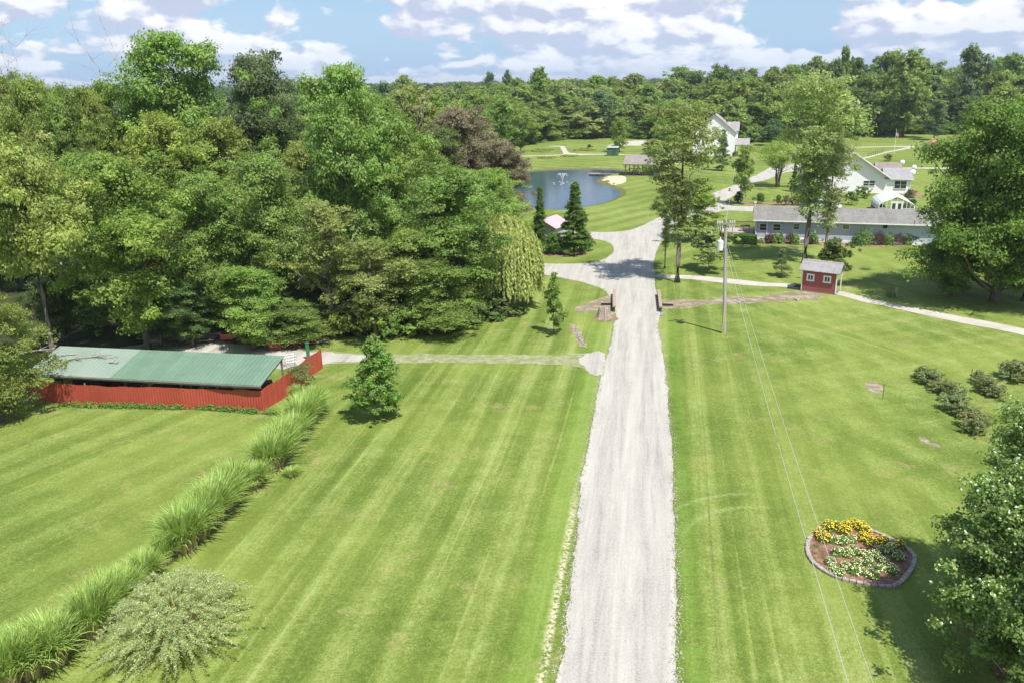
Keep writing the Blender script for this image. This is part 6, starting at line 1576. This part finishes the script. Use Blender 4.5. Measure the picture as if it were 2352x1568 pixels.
# ------------------------------------------------------------------ near plants
# berry bushes in two rows
rows_ = [(615, 300), (675, 350), (735, 365), (770, 430), (840, 440), (890, 460), (940, 520), (900, 600), (960, 650), (1040, 690), (1090, 770), (1130, 830), (1150, 325), (1205, 390), (1250, 440), (1310, 480), (1470, 300), (1530, 320)]
wb = ['topmost', 'second', 'third', 'fourth', 'fifth', 'sixth', 'seventh', 'eighth', 'ninth', 'tenth', 'eleventh', 'lowest']
for i, (x, y) in enumerate(rows_):
    b = at(*ZG(x, y)); s = random.uniform(.58, .74)
    lab = (f'berry bush, the {wb[i]} in the long left row on the right lawn' if i < 12 else ['berry bush, topmost of the short right row', 'berry bush, second of the short right row', 'berry bush, third of the short right row', 'berry bush, lowest of the short right row', 'round bush at the right edge above the short berry row', 'round bush cut by the right edge above the short berry row'][i - 12])
    s *= 1.35 if i > 15 else 1
    place_tree('berry_bush', f'bush{i % 3}', (b[0], b[1] + .2, 0), s, s * random.uniform(.85, 1.05), (.235, .275, .115), lab, 'bush', 'berry bushes in rows on the right lawn')

# tall ornamental grass clumps forming a hedge
hm_, t = new_mat('tall_grass')
at_ = t.n('ShaderNodeAttribute', attribute_name='tint'); ag = t.n('ShaderNodeAttribute', attribute_name='warm')
c = t.mix(ag.outputs['Fac'], (.46, .37, .20), (.315, .430, .115))
hs = t.n('ShaderNodeHueSaturation', {'Value': t.ss(at_.outputs['Fac'], 0, 1, .65, 1.45), 'Color': c})
p = pbsdf(t, hs.outputs[0], .45, .4); tr = t.n('ShaderNodeBsdfTranslucent', {'Color': t.mix(1.0, hs.outputs[0], (1.4, 1.4, .9), 'MULTIPLY')}); finish(t, t.n('ShaderNodeMixShader', {0: .3, 1: p.outputs[0], 2: tr.outputs[0]}))
def blades(seed, n, R0, H, W_, bend, segs=6):
    r_ = np.random.default_rng(seed)
    a = r_.uniform(0, 2 * pi, n); rr_ = R0 * np.sqrt(r_.random(n)); bx_, by_ = rr_ * np.cos(a), rr_ * np.sin(a)
    out = a + r_.normal(0, .5, n); lean = r_.uniform(.10, 1.0, n) * bend * (.4 + .6 * rr_ / R0); L = H * r_.uniform(.75, 1.18, n)
    wind = np.array([.20, -.10])
    V = np.zeros((n, segs + 1, 2, 3)); side = np.stack([-np.sin(out), np.cos(out)], 1)
    x, y, z = bx_.copy(), by_.copy(), np.zeros(n)
    for k in range(segs + 1):
        s = k / segs; w_ = W_ * (1 - s ** 2.2) * .5 + .002
        V[:, k, 0] = np.stack([x - side[:, 0] * w_, y - side[:, 1] * w_, z], 1); V[:, k, 1] = np.stack([x + side[:, 0] * w_, y + side[:, 1] * w_, z], 1)
        th = lean * (.25 + 1.5 * s ** 1.5); st = L / segs
        x = x + np.sin(th) * np.cos(out) * st + wind[0] * st * s; y = y + np.sin(th) * np.sin(out) * st + wind[1] * st * s; z = np.maximum(z + np.cos(th) * st, .02)
    V = V.reshape(-1, 3); idx = np.arange(n * (segs + 1) * 2).reshape(n, segs + 1, 2)
    Fq = np.stack([idx[:, :-1, 0], idx[:, :-1, 1], idx[:, 1:, 1], idx[:, 1:, 0]], -1).reshape(-1, 4)
    tint = np.repeat(np.clip(.5 + r_.normal(0, .22, n), 0, 1), segs); hgt = np.tile(np.linspace(0, 1, segs), n)
    warm = np.clip(hgt * 2.4 - .45 + np.repeat(r_.normal(0, .22, n), segs), 0, 1)
    return np_mesh('leaf_blades', V, Fq, hm_, {'tint': ('FACE', tint), 'warm': ('FACE', warm)})
GR = [blades(70 + i, 760, .60, 2.0, .070, 1.35) for i in range(4)]
GS = [blades(80 + i, 400, .45, 1.25, .05, 1.3) for i in range(2)]
hedge_pts = [(20, 1590, 1.0, 1), (75, 1555, 1.05, 1), (128, 1528, .95, 1), (222, 1460, .85, 1), (258, 1425, .85, 1), (298, 1385, .72, 1), (345, 1335, .62, 1), (385, 1298, .62, 1),
             (432, 1265, .95, 1), (462, 1238, 1.0, 1), (492, 1205, 1.0, 1), (520, 1172, .98, 1), (548, 1140, .9, 1), (590, 1122, .65, 1), (632, 1078, .98, 1), (655, 1048, 1.0, 1), (677, 1020, .98, 1), (697, 992, .98, 1), (716, 968, .95, 1), (735, 948, .8, 1), (690, 925, .55, 1)]
nth = ['nearest', 'second', 'third', 'fourth', 'fifth', 'sixth', 'seventh', 'eighth', 'ninth', 'tenth', 'eleventh', 'twelfth', 'thirteenth', 'fourteenth', 'fifteenth', 'sixteenth', 'seventeenth', 'eighteenth', 'nineteenth', 'twentieth', 'farthest']
for i, (u, v, s, _) in enumerate(hedge_pts):
    b = at(u, v); me = GR[i % 4]
    o = thing('tall_grass_clump', (b[0] - .25, b[1] + .25, 0), f'arching tall grass clump, {nth[i]} from the camera in the diagonal hedge', 'grass clump', random.uniform(-1.2, 1.2), 'tall grass clumps of the diagonal hedge')
    q_ = random.uniform(.82, 1.05); o.scale = (s * q_, s * q_, s * random.uniform(.85, 1.12)); link('leaf_blades', me, o)
b = at(675, 1090); o = thing('tall_grass_clump', (b[0] - .1, b[1], 0), 'low splayed grass tuft lying right of the hedge gap', 'grass clump'); o.scale = (.6, .6, .35); link('leaf_blades', GS[0], o)

# silvery willow shrub in the lower left
def willow_shrub(seed, n, R, H):
    r_ = np.random.default_rng(seed); Ps, Ns, T_, Wm = [], [], [], []; mb = MB()
    for i in range(n):
        a = r_.uniform(0, 2 * pi); k = math.sqrt(r_.random()); R1 = R * k * r_.uniform(.75, 1.1); H1 = H * (1.05 - .55 * k ** 2) * r_.uniform(.8, 1.08)
        p0 = np.array([math.cos(a) * .15, math.sin(a) * .15, 0]); p2 = np.array([math.cos(a) * R1, math.sin(a) * R1, H1]); p1 = np.array([math.cos(a) * R1 * .35, math.sin(a) * R1 * .35, H1 * .75])
        p3 = p2 + np.array([math.cos(a) * .35, math.sin(a) * .35, -.28]) * r_.uniform(.4, 2.2)
        s = np.linspace(0, 1, 26)[:, None]; q = p0 * (1 - s) ** 3 + 3 * p1 * s * (1 - s) ** 2 + 3 * p2 * s ** 2 * (1 - s) + p3 * s ** 3
        if i % 3 == 0: mb.tube([tuple(x) for x in q[::5]], [.028, .022, .016, .012, .007, .004], 4)
        m_ = 105; sl = r_.uniform(.45, 1, m_) ** .8; qq = np.stack([np.interp(sl, s[:, 0], q[:, j]) for j in range(3)], 1) + r_.normal(0, .042, (m_, 3))
        Ps.append(qq); d = r_.normal(0, 1, (m_, 3)) + np.array([0, 0, .6]); Ns.append(d); T_.append(np.clip(.35 + (r_.random(m_) < .22) * .6 + r_.normal(0, .13, m_), 0, 1)); Wm.append(r_.normal(0, .3, m_))
    P_ = np.vstack(Ps); ln = r_.uniform(.07, .14, len(P_))
    P_[:, 2] = np.maximum(P_[:, 2], .03)
    return leaves(P_, np.vstack(Ns), ln, ln * .22, r_, np.concatenate(T_), np.concatenate(Wm), 'foliage'), mb.mesh('stems', mat('willow_stems', (.33, .32, .14), .7), True)
b = at(405, 1500); fm_, sm_ = willow_shrub(4, 400, 2.5, 2.75)
o = thing('willow_shrub', (b[0], b[1] + .5, 0), 'silvery feathery willow shrub on the lawn right of the hedge, lower left', 'shrub')
c_ = link('foliage', fm_, o); c_.color = (.43, .485, .235, 1); link('stems', sm_, o)

# weeping willow by the woods
def weeping(seed, R, H, zlow, n):
    r_ = np.random.default_rng(seed); Ps, Ns, T_, Wm = [], [], [], []; cen = []
    for i in range(n):
        a = r_.uniform(0, 2 * pi); k = r_.random() ** .55; R1 = R * k; z1 = H * (1 - .32 * k ** 2) * r_.uniform(.86, 1.0)
        tx_ = np.array([math.cos(a) * R1, math.sin(a) * R1, z1]); L = (z1 - zlow) * r_.uniform(.35, 1.0) * (.45 + .55 * k); cen.append(tx_)
        m_ = int(16 + L * 13); s = r_.random(m_); q = tx_ + np.stack([math.cos(a) * .5 * np.sqrt(s), math.sin(a) * .5 * np.sqrt(s), -L * s], 1) + r_.normal(0, .05, (m_, 3))
        Ps.append(q); Ns.append(np.tile([math.cos(a), math.sin(a), .35], (m_, 1)) + r_.normal(0, .6, (m_, 3))); T_.append(np.clip(.5 + r_.normal(0, .1) + r_.normal(0, .18, m_), 0, 1)); Wm.append(np.full(m_, r_.uniform(-.1, .9)))
    P_ = np.vstack(Ps); N_ = np.vstack(Ns); nn = len(P_)
    # narrow leaves hang along the strand
    N_ /= np.linalg.norm(N_, axis=1, keepdims=True); dn = np.tile([0, 0, -1.0], (nn, 1)) + r_.normal(0, .22, (nn, 3)); dn -= N_ * (dn * N_).sum(1, keepdims=True); dn /= np.linalg.norm(dn, axis=1, keepdims=True)
    bb = np.cross(N_, dn); ln = r_.uniform(.22, .42, nn)[:, None]; wd_ = ln * .17
    V = np.stack([P_ - dn * ln * .5, P_ + bb * wd_, P_ + dn * ln * .5, P_ - bb * wd_], 1).reshape(-1, 3)
    me = np_mesh('crown', V, np.arange(nn * 4).reshape(nn, 4), FO, {'tint': ('FACE', np.concatenate(T_)), 'warm': ('FACE', np.concatenate(Wm))})
    return me, trunk_mesh('trunk', H * .9, 2.0, .28, np.array(cen)[::9], r_, 16)
b = at(1168, 712); top = aty(1168, 488, b[1]); cm_, tm_ = weeping(6, 2.9, float(top[2]), 1.0, 1050)
o = thing('weeping_willow', (b[0], b[1] + .5, 0), 'yellow-green weeping willow hanging beside the left woods, above the branch road', 'tree')
c_ = link('crown', cm_, o); c_.color = (.37, .43, .135, 1); link('trunk', tm_, o)
for i, (u, v, s) in enumerate([(1165, 725, 1.0), (1195, 722, .8), (1140, 735, .9)]):
    b = at(u, v); place_tree('understory_bush', f'bush{i}', (b[0], b[1], 0), s, s * .6, (.19, .27, .075), ['weedy light green bush under the weeping willow, the middle one', 'weedy light green bush under the weeping willow, the right one', 'weedy light green bush under the weeping willow, the left one'][i], 'bush')

# silver-leaved trees in the lower right corner
def silver(key, seed, R, H, z0, n):
    q, nrm, tint, warm, cen, Rc, r_ = clump_points(seed, R, H, z0, prof_egg, 85, .27, n, flat=.8, spray=.5)
    hi = (r_.random(len(q)) < .06) & (q[:, 2] > H * .35); ln = .14 * r_.uniform(.7, 1.3, len(q))
    cm = leaves(q, nrm, ln, ln * .68, r_, np.where(hi, 1.0, tint * .8), warm, 'crown')
    wsel = hi; w_ = leaves(q[wsel] + r_.normal(0, .03, (wsel.sum(), 3)) + np.array([0, 0, .05]), nrm[wsel] * .2 + np.array([.25, -.45, .8]), ln[wsel] * .8, ln[wsel] * .55, r_, np.full(wsel.sum(), .6), np.zeros(wsel.sum()), 'silver_leaves', BL)
    tm = trunk_mesh('trunk', H, z0, .11, cen, r_, 26, .9, bkg, twigs=2)
    return cm, w_, tm
for i, (u, v, R, H, seed, lab, kz) in enumerate([(2300, 1500, 2.6, 7.4, 31, 'silver-leaved tree in the lower right corner, left of its taller neighbour', 60000), (2430, 1430, 2.8, 10.4, 32, 'taller silver-leaved tree leaving the frame at the right edge', 50000), (2370, 1630, 2.2, 6.0, 33, 'silver-leaved tree in the very corner, dark beneath', 40000)]):
    b = at(u, v); cm, w_, tm = silver('s', seed, R, H, .35, kz); o = thing('silver_maple', (b[0], b[1], 0), lab, 'tree', 0, 'silver-leaved trees at the lower right')
    c_ = link('crown', cm, o); c_.color = (.215, .325, .085, 1); s_ = link('silver_leaves', w_, o); s_.color = (.40, .46, .32, 1); link('trunk', tm, o)
stake(ZF, (1670, 905), (1690, 1135), 'white rod standing in the mulch under the corner trees', .02)

# ---- flower bed with stone edging
ed = [ZF(*p_) for p_ in ((350, 262), (285, 310), (245, 380), (250, 470), (285, 535), (345, 590), (440, 650), (540, 690), (700, 722), (850, 745), (980, 758), (1060, 700), (1130, 610), (1165, 520), (1140, 465), (1060, 400), (950, 345), (860, 300), (760, 262), (640, 225), (500, 232), (410, 248))]
edg = np.array([at(*p_)[:2] for p_ in ed]); sm = smooth_poly(edg, 2)
bed, _ = sheet('flower_bed_mulch', edg, 0.03, MATS['mulch'], 0.015, 0.1, 2, 60)
dd = np.r_[0, np.cumsum(np.linalg.norm(np.roll(sm, -1, 0) - sm, axis=1))]; cl = np.vstack([sm, sm[:1]]); tot = dd[-1]; ns = int(tot / .27)
o = thing('stone_edging', (edg[:, 0].mean(), edg[:, 1].mean(), 0), 'ring of grey edging stones around the flower bed', 'edging'); mb = MB(); rr = random.Random(2); cx0, cy0 = o.location[0], o.location[1]
for i in range(ns):
    s = tot * i / ns; x, y = np.interp(s, dd, cl[:, 0]), np.interp(s, dd, cl[:, 1]); x2, y2 = np.interp(s + .1, dd, cl[:, 0]), np.interp(s + .1, dd, cl[:, 1])
    mb.box((x - cx0, y - cy0, .05 + rr.uniform(-.01, .01)), (.25, .17 + rr.uniform(-.01, .02), .13), math.atan2(y2 - y, x2 - x) + rr.gauss(0, .06), rr.gauss(0, .04), rr.gauss(0, .04))
st_ = mb.build('stones', stone, o, bevel=.018)
yl = [(420, 262), (500, 268), (575, 262), (640, 235), (700, 262), (740, 300), (560, 300), (720, 350), (770, 385), (850, 375), (900, 385), (350, 318), (385, 360), (1030, 420)]
wh_ = [(460, 365), (540, 380), (620, 365), (505, 475), (575, 485), (640, 460), (735, 495), (820, 500), (895, 455), (965, 440), (1015, 510), (665, 560), (770, 560), (890, 545), (440, 555), (460, 620), (510, 650), (570, 590), (640, 630), (735, 640), (800, 665), (865, 610), (960, 620)]
def flower_proto(seed, nb, rad_, h_, bs):
    r_ = np.random.default_rng(seed); n = 420; d = r_.normal(0, 1, (n, 3)); d /= np.linalg.norm(d, axis=1, keepdims=True); d[:, 2] = np.abs(d[:, 2])
    q = d * np.array([rad_, rad_, h_]) * r_.uniform(.55, .95, (n, 1)); ln = r_.uniform(.07, .13, n)
    f_ = leaves(q, d + r_.normal(0, .5, (n, 3)), ln, ln * .35, r_, np.clip(.5 + r_.normal(0, .25, n), 0, 1), r_.normal(0, .3, n), 'foliage')
    # blossoms: small domed discs on the surface
    V, F_ = [], []; tn = []
    for i in range(nb):
        d = r_.normal(0, 1, 3); d[2] = abs(d[2]) + .4; d /= np.linalg.norm(d); c0 = d * np.array([rad_, rad_, h_]) * r_.uniform(.92, 1.12); nrm = (d + np.array([0, 0, .8]) + r_.normal(0, .2, 3)); nrm /= np.linalg.norm(nrm)
        a = np.cross(nrm, [1, 0, 0]); a /= np.linalg.norm(a); b_ = np.cross(nrm, a); b0 = len(V); rb_ = bs * r_.uniform(.75, 1.2)
        V.append(c0 + nrm * rb_ * .35)
        for k in range(6): th = k * pi / 3; V.append(c0 + (a * math.cos(th) + b_ * math.sin(th)) * rb_)
        for k in range(3): F_.append((b0, b0 + 1 + 2 * k, b0 + 1 + (2 * k + 1) % 6, b0 + 1 + (2 * k + 2) % 6))
        tn += [float(np.clip(r_.normal(.6, .2), 0, 1))] * 3
    return f_, np_mesh('blossoms', np.array(V), np.array(F_), BL, {'tint': ('FACE', tn)})
FP = [flower_proto(i, 70, .32, .42, .025) for i in range(3)]; FQ = [flower_proto(10 + i, 42, .29, .32, .022) for i in range(3)]
for i, (x, y) in enumerate(yl):
    b = at(*ZF(x, y)); o = thing('yellow_flower_plant', (b[0], b[1], .03), 'golden yellow clump ' + ['at the left of the back row', 'second in the back row', 'third in the back row', 'topmost in the bed', 'right of the topmost', 'at the bend of the back row', 'under the middle of the back row', 'left in the right-hand group', 'centre of the right-hand group', 'lower middle of the right-hand group', 'right end of the right-hand group', 'at the far left rim', 'second from the far left rim', 'alone at the right rim'][i] + ' of yellow flowers', 'flowers', random.uniform(0, 6), 'yellow flower clumps in the stone-edged bed'); s = random.uniform(.85, 1.1); o.scale = (s, s, s)
    f_ = link('foliage', FP[i % 3][0], o); f_.color = (.16, .25, .065, 1); q = link('blossoms', FP[i % 3][1], o); q.color = (.86, .55, .03, 1)
for i, (x, y) in enumerate(wh_):
    b = at(*ZF(x, y)); o = thing('white_flower_plant', (b[0], b[1], .03), 'cream flower clump, ' + (['left', 'middle', 'right'][i] + ' of the upper cream row' if i < 3 else ['leftmost', 'second', 'third', 'fourth', 'fifth', 'topmost right', 'uppermost right end', 'right end'][i - 3] + ' of the middle cream row' if i < 11 else ['left', 'middle', 'right'][i - 11] + ' of the short cream row below the middle' if i < 14 else ['left end upper', 'left end middle', 'left end lowest', 'second', 'third', 'fourth', 'lowest', 'sixth', 'right end'][i - 14] + ' of the bottom cream row'), 'flowers', random.uniform(0, 6), 'cream flower clumps in the stone-edged bed'); s = random.uniform(.85, 1.12); o.scale = (s, s, s)
    f_ = link('foliage', FQ[i % 3][0], o); f_.color = (.20, .31, .09, 1); q = link('blossoms', FQ[i % 3][1], o); q.color = (.80, .79, .42, 1)
b = at(*ZF(340, 430)); leaf_cloud('seedlings', [(b[0] + random.uniform(-.5, .4), b[1] + random.uniform(-.8, .5), .03) for _ in range(16)], .1, .1, .07, 300, .05, (.17, .27, .07), 73, 'pale seedlings scattered on the mulch at the left of the flower bed', 'seedlings', kind='stuff')
# ------------------------------------------------------------------ the air: thin even haze round the whole place
hzm = bpy.data.materials.new('haze'); hzm.use_nodes = True; t = NT(hzm.node_tree)
pv_ = t.n('ShaderNodeVolumePrincipled', {'Color': (.80, .88, 1.0, 1), 'Density': 0.00013, 'Anisotropy': 0.2})
t.n('ShaderNodeOutputMaterial', {'Volume': pv_.outputs[0]})
mb = MB(); mb.bx(-3300, 3300, -400, 6300, -4.0, 48.0)
tag(mb.build('haze', hzm), 'thin summer haze filling the air over the whole place', 'haze', kind='stuff')
